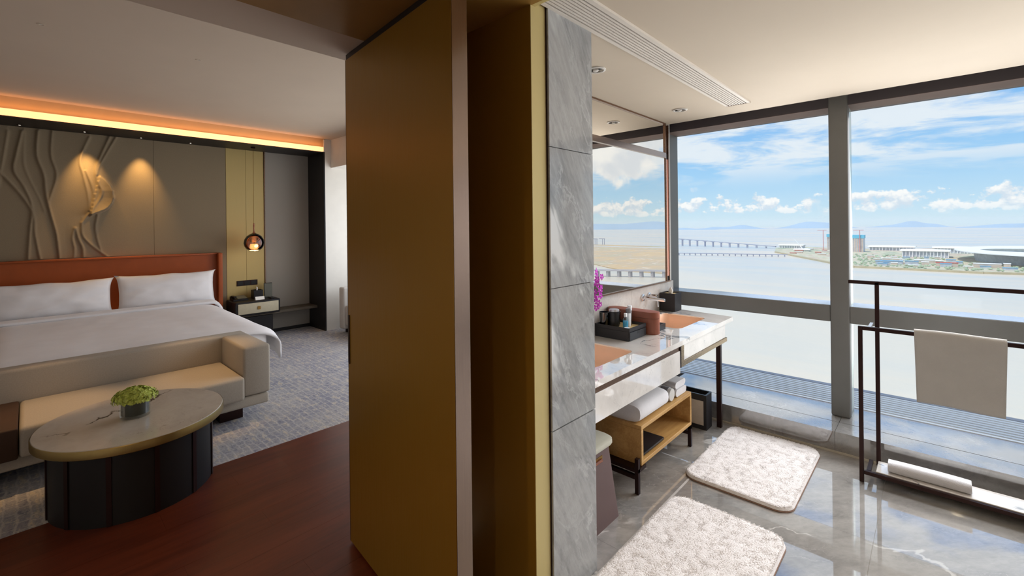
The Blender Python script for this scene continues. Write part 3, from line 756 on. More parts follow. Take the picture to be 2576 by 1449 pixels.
obj('pouch', tube(bmesh.new(), [(-1.63, 3.01, SZ1+.047), (-1.55, 3.01, SZ1+.047), (-1.38, 3.01, SZ1+.047), (-1.325, 3.01, SZ1+.047)], [.038, .0455, .0455, .042], 18), 'towel_greige', rl, True)
obj('band', tube(bmesh.new(), [(-1.395, 3.01, SZ1+.0475), (-1.345, 3.01, SZ1+.0475)], .0472, 22), 'silver_satin', rl, True)
sc_ = thing('bathroom_scale', 'flat black glass scale lying inside the oak bench', 'scale', (-1.45, 2.78, SZ0+T_))
obj('plate', B((-1.62, 2.565, SZ0+T_+.008), (-1.318, 2.865, SZ0+T_+.026), .004, 2), 'black_lacquer', sc_, True)
for dx in (-1.59, -1.35):
    for dy in (2.60, 2.83): obj('foot', lathe(bmesh.new(), [(.014, 0), (.014, .009), (0, .009)], (dx, dy, SZ0+T_), 12), 'recess_black', sc_)

# --- waste bin
bn = thing('waste_bin', 'open black rectangular waste bin with marble side panel', 'bin', (-1.465, 3.685, 0))
x0, x1, y0, y1, hb = -1.625, -1.305, 3.585, 3.705, .268
y1 = 3.70
obj('bin_wall', boxes(((x0, y0, .01), (x1, y0+.012, hb)), ((x0, y1-.012, .01), (x1, y1, hb)), ((x0, y0+.012, .01), (x0+.012, y1-.012, hb)), ((x1-.012, y0+.012, .01), (x1, y1-.012, hb))), 'black_leather', bn)
obj('bin_floor', B((x0, y0, 0), (x1, y1, .012)), 'black_leather', bn)
obj('stone_panel', B((x0+.03, y0-.003, .035), (x1-.022, y0, hb-.045)), 'marble_table', bn)
obj('rim', plate(rrect(x0-.002, y0-.004, x1+.002, y1+.002, .004, 2), [rrect(x0+.012, y0+.012, x1-.012, y1-.012, .004, 2)], hb, hb+.004), 'black_lacquer', bn)

# --- hamper stool
hs = thing('hamper_stool', 'brown leather hamper stool with pale seat lid beside the marble wall end', 'stool', (-1.46, 2.05, 0))
def ringb(x0, x1, y0, y1, z, r=.02): return [(p[0], p[1], z) for p in rrect(x0, y0, x1, y1, r, 4)]
obj('body', loft(bmesh.new(), [ringb(-1.64, -1.285, 1.86, 2.23, .0), ringb(-1.64, -1.287, 1.862, 2.228, .01), ringb(-1.615, -1.32, 1.885, 2.185, .40)]), 'hamper_leather', hs, True)
obj('seat_lid', loft(bmesh.new(), [ringb(-1.63, -1.305, 1.872, 2.205, .400, .04), ringb(-1.635, -1.298, 1.868, 2.210, .412, .045), ringb(-1.634, -1.299, 1.869, 2.209, .432, .045), ringb(-1.622, -1.312, 1.882, 2.196, .443, .045)]), 'hamper_seat', hs, True)
hd = obj('handle', tube(bmesh.new(), [(-1.3135, 1.99, .345), (-1.3135, 2.09, .345)], .0095, 10), 'copper_metal', hs, True)
obj('handle_plate', B((-1.322, 1.975, .318), (-1.3145, 2.105, .368), .004, 2), 'brass', hs)

# --- fluffy bath mats
def mat_rug(x0, y0, x1, y1, label, seed, rot=0.0):
    t = thing('bath_mat', label, 'bath mat', ((x0+x1)/2, (y0+y1)/2, 0), 'white bath mats')
    rr = random.Random(seed); r = .09
    obj('backing', loft(bmesh.new(), [[(p[0], p[1], z) for p in rrect(x0-i, y0-i, x1+i, y1+i, r, 8)] for i, z in ((0, .0005), (.002, .004), (0, .008))]), 'rug_edge', t, True)
    bm = bmesh.new(); N, M = 60, 90
    from mathutils import noise as mn
    def inside(px, py):
        qx = max(abs(px-(x0+x1)/2)-(x1-x0)/2+r, 0); qy = max(abs(py-(y0+y1)/2)-(y1-y0)/2+r, 0)
        return r-math.hypot(qx, qy) if (qx > 0 or qy > 0) else r
    def fn(u, v):
        px, py = x0+(x1-x0)*u, y0+(y1-y0)*v
        qx = px-(x0+x1)/2; qy = py-(y0+y1)/2
        # squeeze corners of the grid to the rounded outline
        hx, hy = (x1-x0)/2, (y1-y0)/2
        ax, ay = abs(qx)-(hx-r), abs(qy)-(hy-r)
        if ax > 0 and ay > 0:
            m = max(ax, ay); d = math.hypot(ax, ay); s = m/d
            px = (x0+x1)/2+math.copysign(hx-r+ax*s, qx); py = (y0+y1)/2+math.copysign(hy-r+ay*s, qy)
        e = min(hx-abs(qx), hy-abs(qy)); k = min(1, e/.02)
        h = .010+.016*math.sqrt(max(0, 1-(1-k)**2))
        n = mn.noise(Vector((px*26, py*26, seed)))*.0028+mn.noise(Vector((px*75, py*75, seed+3)))*.0018+mn.noise(Vector((px*6, py*6, seed+8)))*.003
        return (px, py, h+n*k)
    grid(bm, N, M, fn)
    obj('pile_base', bm, 'rug_white', t, True, 180)
    verts, faces = [], []; cx_, cy_ = (x0+x1)/2, (y0+y1)/2
    for i in range(22000):
        px, py = rr.uniform(x0+.006, x1-.006), rr.uniform(y0+.006, y1-.006)
        if inside(px, py) < .008: continue
        a = .9+rr.uniform(-1.1, 1.1)+2.0*mn.noise(Vector((px*9, py*9, seed))); l = rr.uniform(.007, .013); w = .003
        z0_ = .0245+.003*mn.noise(Vector((px*6, py*6, seed+8))); dx, dy = math.cos(a), math.sin(a)
        k = len(verts); verts += [(px-dy*w-cx_, py+dx*w-cy_, z0_), (px+dy*w-cx_, py-dx*w-cy_, z0_), (px+dx*l-cx_, py+dy*l-cy_, z0_+rr.uniform(.0015, .0045))]
        faces.append((k, k+1, k+2))
    me = bpy.data.meshes.new('pile'); me.from_pydata(verts, [], faces); me.materials.append(MATS['rug_white'])
    o = bpy.data.objects.new('pile', me); C.objects.link(o); o.parent = t; o['kind'] = 'stuff'
    return t
mat_rug(-1.19, 2.83, -.585, 3.765, 'white fluffy bath mat lying against the window ledge', 1)
mat_rug(-1.135, 1.60, -.545, 2.60, 'white fluffy bath mat lying beside the marble wall end', 2)

# --- towel rack
RK = thing('towel_rack', 'dark bronze free standing towel rack with marble tray base', 'towel rack', (.3, 3.62, 0))
RX1 = .96; q = .022
def bar(a, b, name='bar', m='dark_bronze'): return obj(name, B([min(a[i], b[i])-q/2 for i in range(3)], [max(a[i], b[i])+q/2 for i in range(3)], .0015, 1), m, RK)
for X in (-.342, RX1):
    bar((X, 3.52, q/2), (X, 3.52, .95), 'post')
    bar((X+.068 if X < 0 else X-.068, 3.715, .055), (X+.068 if X < 0 else X-.068, 3.715, 1.205), 'post')
bar((-.32, 3.52, .95), (RX1-.023, 3.52, .95), 'front_bar')
bar((-.41, 3.715, 1.212), (RX1+.06, 3.715, 1.212), 'top_bar')
for X in (-.30, RX1-.04):
    obj('link_bar', B((X-.008, 3.532, .942), (X+.008, 3.704, .958)), 'silver_satin', RK)
bar((-.319, 3.52, .062), (RX1-.023, 3.52, .062), 'lower_bar'); 
bar((-.252, 3.715, .0435), (RX1-.09, 3.715, .0435), 'lower_bar')
for X in (-.29, RX1-.04): obj('lower_link', B((X-.03, 3.532, .052), (X-.01, 3.704, .074)), 'dark_bronze', RK)
obj('marble_tray', B((-.275, 3.533, .050), (RX1-.06, 3.703, .078), .002, 1), 'marble_white', RK)
# towel hanging over the front bar
bm = bmesh.new(); prof = []
yf, yb, rb = 3.503, 3.537, .017
for k in range(13): prof.append((yf, .566+(.945-.566)*k/12))
for k in range(1, 8):
    a = PI-PI*k/8; prof.append((3.52+rb*math.cos(a), .953+.016*math.sin(a)))
for k in range(13): prof.append((yb, .945-(.945-.60)*k/12))
def tw(u, v):
    i = v*(len(prof)-1); a = int(min(i, len(prof)-2)); f_ = i-a; p = [prof[a][j]*(1-f_)+prof[a+1][j]*f_ for j in (0, 1)]
    drop = max(0, .94-p[1]); s = -1 if v < .5 else 1
    return (-.092+.366*u-(.012*drop*2)*(u-.5)*2, p[0]+s*(.004*drop*math.sin(9*u+1)+.006*drop), p[1]+.003*math.sin(5*u))
grid(bm, 24, 60, tw)
tw_o = single('hanging_towel', bm, 'towel_greige', 'beige hand towel hanging over the rack bar', 'towel', smooth=True, base=(.09, 3.52, .566), angle=180)
mod = tw_o.modifiers.new('thickness', 'SOLIDIFY'); mod.thickness = .010; mod.offset = 1
bm = folded_towel(bmesh.new(), 0, .36, 0, .10, 0, .062, 1, seed=4)
ft = single('folded_towel', bm, 'towel_white', 'white folded towel lying on the marble tray of the rack', 'towel', smooth=True, angle=60)
for v in ft.data.vertices:
    pass
ft.location = (-.22, 3.555, .078)

# ================================================================ BEDROOM
HX = -7.55
hw = sroot('wall_headboard', 'bedroom wall with fabric and gold panels behind the bed', 'wall')
obj('wall_core', B((-7.75, -2.6, 0), (-7.57, 4.2, 3.1)), 'plaster_white', hw)
def wp(y0, y1, m, z0=0.0, z1=2.79, d=0.0, nm='panel'): return obj(nm, B((-7.57, y0+.0012, z0), (HX+d, y1-.0012, z1), .001, 1), m, hw)
wp(-2.6, -.9, 'wall_olive'); wp(-.9, 1.155, 'wall_olive'); wp(1.155, 1.99, 'wall_olive')
wp(1.99, 2.25, 'wall_gold', d=.004); wp(2.25, 2.50, 'wall_gold', d=.004); wp(2.50, 2.515, 'bronze_trim', d=.02, nm='bronze_strip'); wp(2.515, 3.18, 'wall_grey')
struct('trim_2', boxes(((-7.57, -2.6, 2.79), (-6.975, 3.20, 2.80)), ((-7.57, -2.6, 2.80), (-7.0, 3.2, 3.0)), ((-7.57, 3.18, 0), (-6.975, 3.20, 2.79))), 'recess_black', 'dark wood portal framing the bed alcove', 'trim')
struct('trim_3', boxes(((-7.0, -2.6, 2.875), (-6.972, 3.2, 3.0)), ), 'fascia_warm_lit', 'pale fascia over the cove light', 'trim')
cl = thing('cove_light', 'glowing warm linear light strip above the bed alcove', 'light strip', (-6.965, .3, 2.80))
obj('diffuser', B((-6.999, -2.6, 2.802), (-6.955, 3.17, 2.872), .003, 1), 'cove_glow', cl)
cvl = light('cove_lamp', 'AREA', (-6.93, .3, 2.885), 2.6, (1, .37, .08), aim=(-6.95, .3, 3.0), shape='RECTANGLE', size=.03, size_y=5.7)
cvl.rotation_euler = (PI-.25*0, math.radians(-12), 0)
cvl.visible_camera = False
obj('end_plate', B((-6.999, 3.172, 2.80), (-6.95, 3.19, 2.99)), 'plaster_white', cl)
struct('wall_window_corner', B((-7.57, 3.20, 0), (-6.98, 4.2, 3.0)), 'plaster_white', 'white wall beside the bedroom window', 'wall')
struct('trim_4', B((-6.98, 3.30, 2.56), (-2.27, 3.55, 3.0)), 'plaster_white', 'pale curtain pelmet under the bedroom ceiling', 'trim')
bwn = sroot('window_2', 'bedroom window front with grey frame', 'window')
obj('window_frame', boxes(((-6.98, 4.06, 0), (-6.9, 4.14, 3.0)), ((-4.65, 4.06, 0), (-4.57, 4.14, 3.0)), ((-2.35, 4.06, 0), (-2.25, 4.14, 3.0)), ((-6.9, 4.06, 0), (-2.35, 4.14, .12)), ((-6.9, 4.06, 2.55), (-2.35, 4.14, 3.0))), 'frame_grey', bwn)
for a, b in ((-6.9, -4.65), (-4.57, -2.35)): obj('pane', B((a, 4.095, .12), (b, 4.105, 2.55)), 'window_glass', bwn)
# beam spots
for i in range(4):
    y = -.04+.527*i; dl = thing('alcove_spotlight', ('tiny lit spotlight in the dark beam above the carved trunks', 'tiny lit spotlight whose light pool falls on the carved relief', 'tiny lit spotlight whose light pool falls on the plain fabric panel', 'tiny lit spotlight in the dark beam next to the gold panels')[i], 'ceiling light', (-7.42, y, 2.79), 'spotlights over the bed')
    obj('ring', lathe(bmesh.new(), [(.024, 0), (.024, -.004), (.016, -.005), (.013, 0)], (-7.42, y, 2.79), 18), 'dark_bronze', dl, True)
    obj('lens', lathe(bmesh.new(), [(.013, -.001), (.008, -.004), (0, -.005)], (-7.42, y, 2.79), 14), 'lens_glow', dl, True)
for y, e in ((.50, 75), (1.02, 75)):
    light('wall_spot', 'SPOT', (-7.37, y, 2.775), e, (1, .58, .20), aim=(-7.60, y, 1.75), spot_size=math.radians(50), spot_blend=1.0, shadow_soft_size=.02)

# unseen lamps added to the entry ceiling to lighten door and panels
for k, (lx_, ly_) in enumerate(((-1.25, -.55), (.2, -1.2))):
    downlight('entry_added_spot', (lx_, ly_, 2.485), .045, 'added unseen spotlight in the bronze entry ceiling ' + ('towards the bedroom' if k == 0 else 'towards the bathroom'), 'added entry spotlights', True)
    light('entry_fill_lamp', 'SPOT', (lx_, ly_, 2.465), 45 if k == 0 else 80, (1, .78, .46), aim=(lx_-.25, ly_+.9, 0), spot_size=math.radians(120), spot_blend=1.0, shadow_soft_size=.05)
# --- relief on the wall (traced as pixels, laid on the wall plane)
def wall_pt(u, v, X=HX):
    du, dv_ = u-1288, v-570
    d = _f + _r*((du-ROLL*dv_)/FPX) + _z*((-ROLL*du-dv_)/FPX)
    t = X/d.x; return (d.y*t, EYE+d.z*t)
RD = [([(55, 330), (40, 390), (35, 430), (60, 470), (80, 520), (75, 580), (70, 655)], 1.0, 1),
      ([(-20, 420), (5, 440), (30, 465), (60, 500), (84, 540), (88, 590), (102, 656)], 1.0, 1),
      ([(95, 330), (92, 390), (110, 440), (116, 490), (128, 540), (142, 590), (150, 655)], 1.1, 1),
      ([(131, 330), (128, 390), (142, 440), (128, 490), (122, 510)], .8, 1),
      ([(20, 330), (8, 400), (-5, 470)], .7, -1),
      ([(62, 330), (60, 400), (70, 440), (100, 500), (112, 530)], .5, -1),
      ([(225, 345), (202, 400), (210, 440), (222, 490), (226, 530)], .9, -1),
      ([(292, 345), (268, 385), (248, 420), (243, 440)], .8, 1),
      ([(275, 345), (254, 390), (240, 430), (247, 462), (255, 480), (250, 500), (225, 535), (205, 562)], .8, 1),
      ([(246, 536), (240, 570), (244, 600), (254, 632)], .8, 1),
      ([(205, 560), (207, 590), (222, 610), (250, 632), (280, 652)], 1.0, 1),
      ([(190, 574), (197, 600), (208, 625), (210, 655)], 1.0, 1),
      ([(188, 574), (183, 600), (188, 625), (186, 655)], .9, -1),
      ([(215, 430), (232, 470), (236, 500), (224, 530)], .7, 1)]
def smooth_line(pts):
    P = [Vector(wall_pt(*p)) for p in pts]; Q = []
    for i in range(len(P)-1):
        a, b, c, d = P[max(i-1, 0)], P[i], P[i+1], P[min(i+2, len(P)-1)]
        for k in range(5):
            f_ = k/5; Q.append(.5*((2*b)+(c-a)*f_+(2*a-5*b+4*c-d)*f_*f_+(3*b-a-3*c+d)*f_**3))
    return Q+[P[-1]]
LINES = [(smooth_line(p), a, sd) for p, a, sd in RD]
LOBE = [wall_pt(*p) for p in ((250, 440), (266, 452), (279, 466), (286, 482), (288, 500), (283, 513), (274, 524), (262, 531), (246, 537), (226, 545))]
def rel_h(y, z):
    h = 0.0
    for Q, amp, sd in LINES:
        best = 9; bs_ = 0; bi = 0
        for i in range(len(Q)-1):
            a = Q[i]; dx, dy = Q[i+1].x-a.x, Q[i+1].y-a.y; L2 = dx*dx+dy*dy
            px_, py_ = y-a.x, z-a.y; t_ = max(0, min(1, (px_*dx+py_*dy)/L2)) if L2 else 0
            ex, ey = px_-t_*dx, py_-t_*dy; d2 = ex*ex+ey*ey
            if d2 < best: best = d2; bs_ = 1 if dx*py_-dy*px_ > 0 else -1; bi = i
        d = math.sqrt(best)
        if d > .22: continue
        end = min(1, (bi+1)/3)
        side = bs_*sd
        hl = amp*(.010*math.exp(-(d/.012)**2) + (.012*math.exp(-d/.055) if side > 0 else .012*math.exp(-d/.010)))
        h = max(h, hl)+.15*min(h, hl)
    # swelling lobe with a sharp outer rim
    cyl, czl = wall_pt(238, 495); mind = 9; inside = False
    n = len(LOBE)
    for i in range(n):
        a, b = LOBE[i], LOBE[(i+1) % n]
        if (a[1] > z) != (b[1] > z) and y < (b[0]-a[0])*(z-a[1])/(b[1]-a[1])+a[0]: inside = not inside
        if i < n-1:
            dx, dy = b[0]-a[0], b[1]-a[1]; t_ = max(0, min(1, ((y-a[0])*dx+(z-a[1])*dy)/(dx*dx+dy*dy))); mind = min(mind, math.hypot(y-a[0]-t_*dx, z-a[1]-t_*dy))
    if inside: h += .085*min(1, mind/.012)*math.exp(-mind/.10)*max(0, min(1, (wall_pt(250, 430)[1]-z)/.25))
    return h
y0_, y1_, z0_, z1_ = -.45, 1.13, 1.285, 2.785
def relf(u, v):
    y, z = y0_+(y1_-y0_)*u, z0_+(z1_-z0_)*v; e = min(1, (y1_-y)/.05)
    return (HX+.0012+rel_h(y, z)*e, y, z)
single('wall_relief', grid(bmesh.new(), 170, 150, relf), 'wall_olive', 'pale carved relief of flowing branches on the wall above the bed', 'wall art', smooth=True, base=(HX, .3, 1.285), angle=180)

# --- pendant lamp
PX, PY = -7.20, 2.247
pd = thing('pendant_lamp', 'copper tinted glass pendant lamp hanging beside the bed', 'lamp', (PX, PY, 1.28))
obj('cord', tube(bmesh.new(), [(PX, PY, 1.67), (PX, PY, 2.785)], .003, 6), 'brass', pd)
obj('canopy', lathe(bmesh.new(), [(.03, 2.775), (.03, 2.79), (0, 2.79)], (PX, PY, 0), 20), 'dark_bronze', pd)
obj('neck', lathe(bmesh.new(), [(0, 1.69), (.010, 1.685), (.011, 1.64), (.0085, 1.635), (.009, 1.57), (.016, 1.555), (.02, 1.545)], (PX, PY, 0), 18), 'copper_metal', pd, True)
obj('glass_shade', lathe(bmesh.new(), [(.018, 1.548), (.05, 1.535), (.095, 1.505), (.125, 1.455), (.133, 1.405), (.125, 1.36), (.105, 1.325), (.08, 1.305), (.078, 1.307), (.102, 1.328), (.122, 1.362), (.130, 1.405), (.122, 1.453), (.092, 1.502), (.05, 1.531), (.018, 1.544)], (PX, PY, 0), 36), 'copper_glass', pd, True, 60)
isd = obj('inner_shade', lathe(bmesh.new(), [(.012, 1.50), (.040, 1.495), (.050, 1.47), (.062, 1.36), (.072, 1.285), (.070, 1.285), (.058, 1.36), (.046, 1.468), (.012, 1.49)], (PX, PY, 0), 28), 'clear_glass', pd, True, 60)
obj('bulb_diffuser', lathe(bmesh.new(), [(.030, 1.39), (.052, 1.385), (.060, 1.30), (.056, 1.295), (0, 1.293)], (PX, PY, 0), 24), 'lamp_frosted', isd, True)
light('pendant_glow', 'POINT', (PX+.16, PY, 1.33), 1.5, (1, .72, .42), shadow_soft_size=.06)

# --- bed
bed = thing('bed', 'wide bed with orange leather headboard and white bedding', 'bed', (-6.0, .7, 0))
hb = obj('headboard', boxes(((-7.548, -.62, .25), (-7.44, 1.89, 1.275))), 'headboard_leather', bed)
obj('side_wing', B((-7.44, 1.835, .25), (-7.35, 1.89, 1.275), .010, 3), 'headboard_leather', hb, True)
obj('top_lip', B((-7.44, -.62, 1.255), (-7.40, 1.835, 1.275), .004, 2), 'headboard_leather', hb, True)
obj('divan', B((-7.43, -.28, .05), (-4.99, 1.66, .33), .02), 'bench_fabric', bed)
obj('mattress', B((-7.42, -.30, .33), (-5.0, 1.68, .58), .05, 3), 'linen_white', bed, True)
from mathutils import noise as mnoise
def duvet(u, v):
    X = -6.975+2.005*u; yc, hw_ = .69, 1.06
    s = (v-.5)*2; a = abs(s)
    top = .635-.03*u
    flat = .72
    if a < flat: y = a/flat*.80; z = top
    else:
        th = min((a-flat)/(1-flat)*1.25, 1.0); ang = th*PI/2
        y = .80+(hw_-.80+.03*u)*math.sin(ang); z = top-.16*(1-math.cos(ang))
        if (a-flat)/(1-flat) > .8: z -= ((a-flat)/(1-flat)-.8)/.2*(.13)
    z += .010*mnoise.noise(Vector((X*1.2, y*2.2*math.copysign(1, s), 2)))+.004*mnoise.noise(Vector((X*5, s*6, 5)))
    if u > .94: z -= (u-.94)/.06*.05
    if u < .03: z -= (.03-u)/.03*.05
    return (X, yc+math.copysign(y, s), z)
dv_o = obj('duvet', grid(bmesh.new(), 60, 70, duvet), 'linen_white', bed, True, 180)
dv_o.modifiers.new('thickness', 'SOLIDIFY').thickness = -.02
def fold(u, v):
    X = -6.99+.17*u; s = (v-.5)*2; a = abs(s); y = min(a/.80, 1)*.93; z = .652-.004*u+.016*math.sin(PI*u)+.004*mnoise.noise(Vector((X*9, s*7, 1)))
    if a > .80: y = .93+.11*math.sin((a-.8)/.2*PI/2); z -= .13*(1-math.cos((a-.8)/.2*PI/2))
    return (X, .69+math.copysign(y, s), z)
fo_ = obj('turned_sheet', grid(bmesh.new(), 10, 60, fold), 'linen_white', bed, True, 180)
fo_.modifiers.new('thickness', 'SOLIDIFY').thickness = -.03
def pillow(y0, y1, zb, zt, label, seed):
    yc, zc = (y0+y1)/2, (zb+zt)/2; hw_, hh = (y1-y0)/2, (zt-zb)/2
    t = thing('pillow', label, 'pillow', (-7.16, yc, zb), 'pillows against the headboard')
    tilt = math.radians(20)
    def place(p):   # p=(thickness, y, z up)
        a, b, c = p; return (-7.14 + a*math.cos(tilt)-(c)*math.sin(tilt)*.55, b+yc, zc + c*math.cos(tilt)*1.03+a*math.sin(tilt)*.4)
    bm = bmesh.new(); n = 26; V = {}
    for side in (1, -1):
        for i in range(n+1):
            for j in range(n+1):
                u, v = i/n*2-1, j/n*2-1
                th = .10*max(0, (1-abs(u)**2.8))**.75*max(0, (1-abs(v)**2.4))**.7
                edge = max(abs(u), abs(v))
                pin = 1-.035*(1-abs(v)**2)*(abs(u) > .0)*abs(u)**4
                pinz = 1-.05*(1-abs(u)**4)*abs(v)**4
                wr = .016*mnoise.noise(Vector((u*3+seed, v*3, side)))*(1-edge**4)+.009*mnoise.noise(Vector((u*8+seed, v*5, side)))*(.3+edge**2)
                ear = 1+.05*abs(u)**8*abs(v)**8
                yy = u*hw_*pin*ear; zz_ = v*hh*pinz*ear + .012*mnoise.noise(Vector((u*2.5+seed, 0, 4)))*(v > .5)
                if edge == 1: key = (i, j); 
                else: key = (i, j, side)
                if key not in V: V[key] = bm.verts.new(place((side*(th+.004)+wr if edge < 1 else wr, yy, zz_)))
        for i in range(n):
            for j in range(n):
                g = lambda a, b: V.get((a, b)) or V[(a, b, side)]
                bm.faces.new((g(i, j), g(i+1, j), g(i+1, j+1), g(i, j+1)))
    obj('pillow_case', bm, 'linen_white', t, True, 180)
    return t
pillow(.735, 1.735, .60, 1.06, 'plump white pillow next to the nightstand end of the headboard', 1.3)
pillow(-.33, .69, .60, 1.045, 'plump white pillow lying further from the nightstand', 4.7)

# --- bench at the foot of the bed
be = thing('bed_bench', 'low beige upholstered bench at the foot of the bed', 'bench', (-4.55, .4, 0))
obj('backrest', B((-4.955, -.62, .21), (-4.80, 1.425, .62), .022, 3), 'bench_fabric', be, True)
obj('armrest', B((-4.798, 1.215, .21), (-4.185, 1.425, .62), .022, 3), 'bench_fabric', be, True)
obj('seat', B((-4.80, -.04, .20), (-4.13, 1.213, .393), .025, 3), 'bench_fabric', be, True)
obj('brown_seat', B((-4.80, -.62, .20), (-4.13, -.043, .395), .012, 3), 'bench_brown', be, True)
obj('plinth', B((-4.93, -.62, .115), (-4.20, 1.418, .205), .02, 3), 'bench_fabric', be, True)
for y in (1.08, -.35): obj('foot', B((-4.62, y, 0), (-4.33, y+.17, .118)), 'dark_bronze', be)

# --- round coffee table
TX, TY = -3.66, .46
tb = thing('coffee_table', 'round coffee table with veined stone top and dark drum base', 'table', (TX, TY, 0))
obj('top', lathe(bmesh.new(), [(0, .425), (.985, .425), (.992, .43), (.992, .446), (.985, .450), (0, .450)], (TX, TY, 0), 72, .485, .46), 'marble_table', tb, True)
obj('rim', lathe(bmesh.new(), [(.93, .398), (.99, .398), (1.0, .402), (1.0, .442), (.994, .447), (.992, .43), (.93, .424)], (TX, TY, 0), 72, .485, .46), 'table_rim', tb, True)
obj('drum', lathe(bmesh.new(), [(.0, 0), (.86, 0), (.86, .40), (0, .40)], (TX, TY, 0), 64, .485, .46), 'table_black', tb, True)
for k in range(12):
    a = 2*PI*k/12+.62; c, s_ = math.cos(a), math.sin(a); bm = B((-.004, -.012, .002), (.006, .012, .396)); bmesh.ops.rotate(bm, verts=bm.verts, cent=(0, 0, 0), matrix=Matrix.Rotation(a, 3, 'Z'))
    bmesh.ops.translate(bm, vec=(TX+.86*.485*c, TY+.86*.46*s_, 0), verts=bm.verts); obj('drum_rib', bm, 'dark_bronze', tb)
vz = .450; vx, vy = -3.645, .455
fv = thing('flower_vase', 'low round glass vase with a green hydrangea head', 'vase', (vx, vy, vz))
obj('glass', lathe(bmesh.new(), [(0, 0), (.072, 0), (.075, .004), (.075, .098), (.071, .098), (.070, .016), (0, .014)], (vx, vy, vz), 36), 'clear_glass', fv, True)
obj('leaf_wrap', lathe(bmesh.new(), [(0, .018), (.068, .018), (.068, .092), (0, .092)], (vx, vy, vz), 32), 'leaf_wrap', fv, True)
bm = bmesh.new(); rnd = random.Random(11)
lathe(bm, [(0, .088), (.06, .09), (.098, .112), (.095, .138), (.06, .158), (0, .164)], (vx, vy, vz), 20)
for i in range(240):
    a = rnd.uniform(0, 2*PI); e = math.asin(rnd.uniform(-.25, 1)); nn = Vector((math.cos(a)*math.cos(e), math.sin(a)*math.cos(e), math.sin(e)))
    c = Vector((vx, vy, vz+.118))+Vector((nn.x*.104, nn.y*.104, nn.z*.052))*rnd.uniform(.93, 1.1)
    e1 = nn.cross(Vector((.3, .1, 1))).normalized(); e2 = nn.cross(e1); ph = rnd.uniform(0, PI); R0 = rnd.uniform(.011, .016)
    for k in range(4):
        th = ph+k*PI/2; d = e1*math.cos(th)+e2*math.sin(th); qn = e1*-math.sin(th)+e2*math.cos(th)
        bm.faces.new([bm.verts.new(c), bm.verts.new(c+d*R0*.6+qn*R0*.5+nn*.003), bm.verts.new(c+d*R0+nn*.0015), bm.verts.new(c+d*R0*.6-qn*R0*.5+nn*.003)])
obj('flower_head', bm, 'flower_green', fv)

# --- nightstand, console and its things
cs = thing('console_shelf', 'long narrow dark oak shelf along the bedroom wall', 'shelf', (-7.38, 2.6, 0))
obj('board', B((-7.548, 1.93, .335), (-7.25, 3.178, .375), .003, 1), 'dark_oak', cs)
obj('pedestal', B((-7.54, 2.02, 0), (-7.235, 2.505, .335), .003, 1), 'recess_black', cs)
obj('skirting', B((-7.549, 2.51, 0), (-7.535, 3.178, .05)), 'recess_black', cs)
ns = thing('nightstand', 'black lacquered nightstand drawer with pale front on the shelf', 'nightstand', (-7.32, 2.27, .375))
obj('case', B((-7.546, 1.975, .376), (-7.105, 2.565, .580), .018, 3), 'recess_black', ns, True)
df = obj('drawer_front', B((-7.106, 2.003, .405), (-7.092, 2.537, .552), .010, 3), 'nightstand_front', ns, True)
obj('knob', B((-7.092, 2.25, .455), (-7.084, 2.29, .500), .002, 1), 'brass', df)
NZ = .580
tissue_cube((-7.36, 2.33, NZ), .125, .125, 'black tissue cube on the nightstand', 'recess_black')
ph = thing('bedside_phone', 'dark desk telephone with small screen on the nightstand', 'phone', (-7.36, 2.09, NZ))
bm = bmesh.new(); prism(bm, [(-7.46, 0), (-7.28, 0), (-7.28, .02), (-7.46, .055)], 2.00, 2.19)
for v in bm.verts: v.co = Vector((v.co.x, v.co.z, NZ+v.co.y))
obj('phone_base', bm, 'recess_black', ph)
bm = bmesh.new(); prism(bm, [(-7.44, .053), (-7.30, .0255), (-7.30, .029), (-7.44, .0565)], 2.06, 2.18)
for v in bm.verts: v.co = Vector((v.co.x, v.co.z, NZ+v.co.y))
obj('screen', bm, 'screen_grey', ph)
obj('handset', B((-7.45, 2.008, NZ+.045), (-7.30, 2.045, NZ+.066), .008, 2), 'recess_black', ph, True)
cd = thing('name_card', 'small white folded card standing on the nightstand', 'card', (-7.19, 2.30, NZ))
bm = bmesh.new(); prism(bm, [(-7.205, 0), (-7.165, 0), (-7.183, .045), (-7.187, .045)], 2.25, 2.37)
for v in bm.verts: v.co = Vector((v.co.x, v.co.z, NZ+v.co.y))
obj('card', bm, 'card_white', cd)
fd = thing('leather_folder', 'upright dark leather folder on the nightstand', 'folder', (-7.36, 2.50, NZ))
obj('cover', B((-7.40, 2.435, NZ), (-7.385, 2.548, NZ+.21), .003, 1), 'black_leather', fd)
obj('cover', B((-7.383, 2.435, NZ), (-7.37, 2.545, NZ+.205), .003, 1), 'screen_grey', fd)
rm = thing('remote_control', 'black remote control lying on the nightstand', 'remote', (-7.20, 2.47, NZ))
obj('remote_body', B((-7.28, 2.445, NZ), (-7.12, 2.488, NZ+.018), .005, 2), 'recess_black', rm, True)
for i in range(3): obj('button', B((-7.26+.035*i, 2.457, NZ+.018), (-7.245+.035*i, 2.476, NZ+.0195)), 'grey_cap', rm)
sp = thing('switch_panel', 'dark metal switch panel on the gold wall above the nightstand', 'switch panel', (HX+.006, 2.255, .80))
obj('plate', B((HX+.004, 2.115, .762), (HX+.014, 2.395, .84), .002, 1), 'dark_bronze', sp)
for i in range(3): obj('switch', B((HX+.014, 2.125+.09*i, .772), (HX+.017, 2.125+.09*i+.075, .83), .001, 1), 'recess_black', sp)

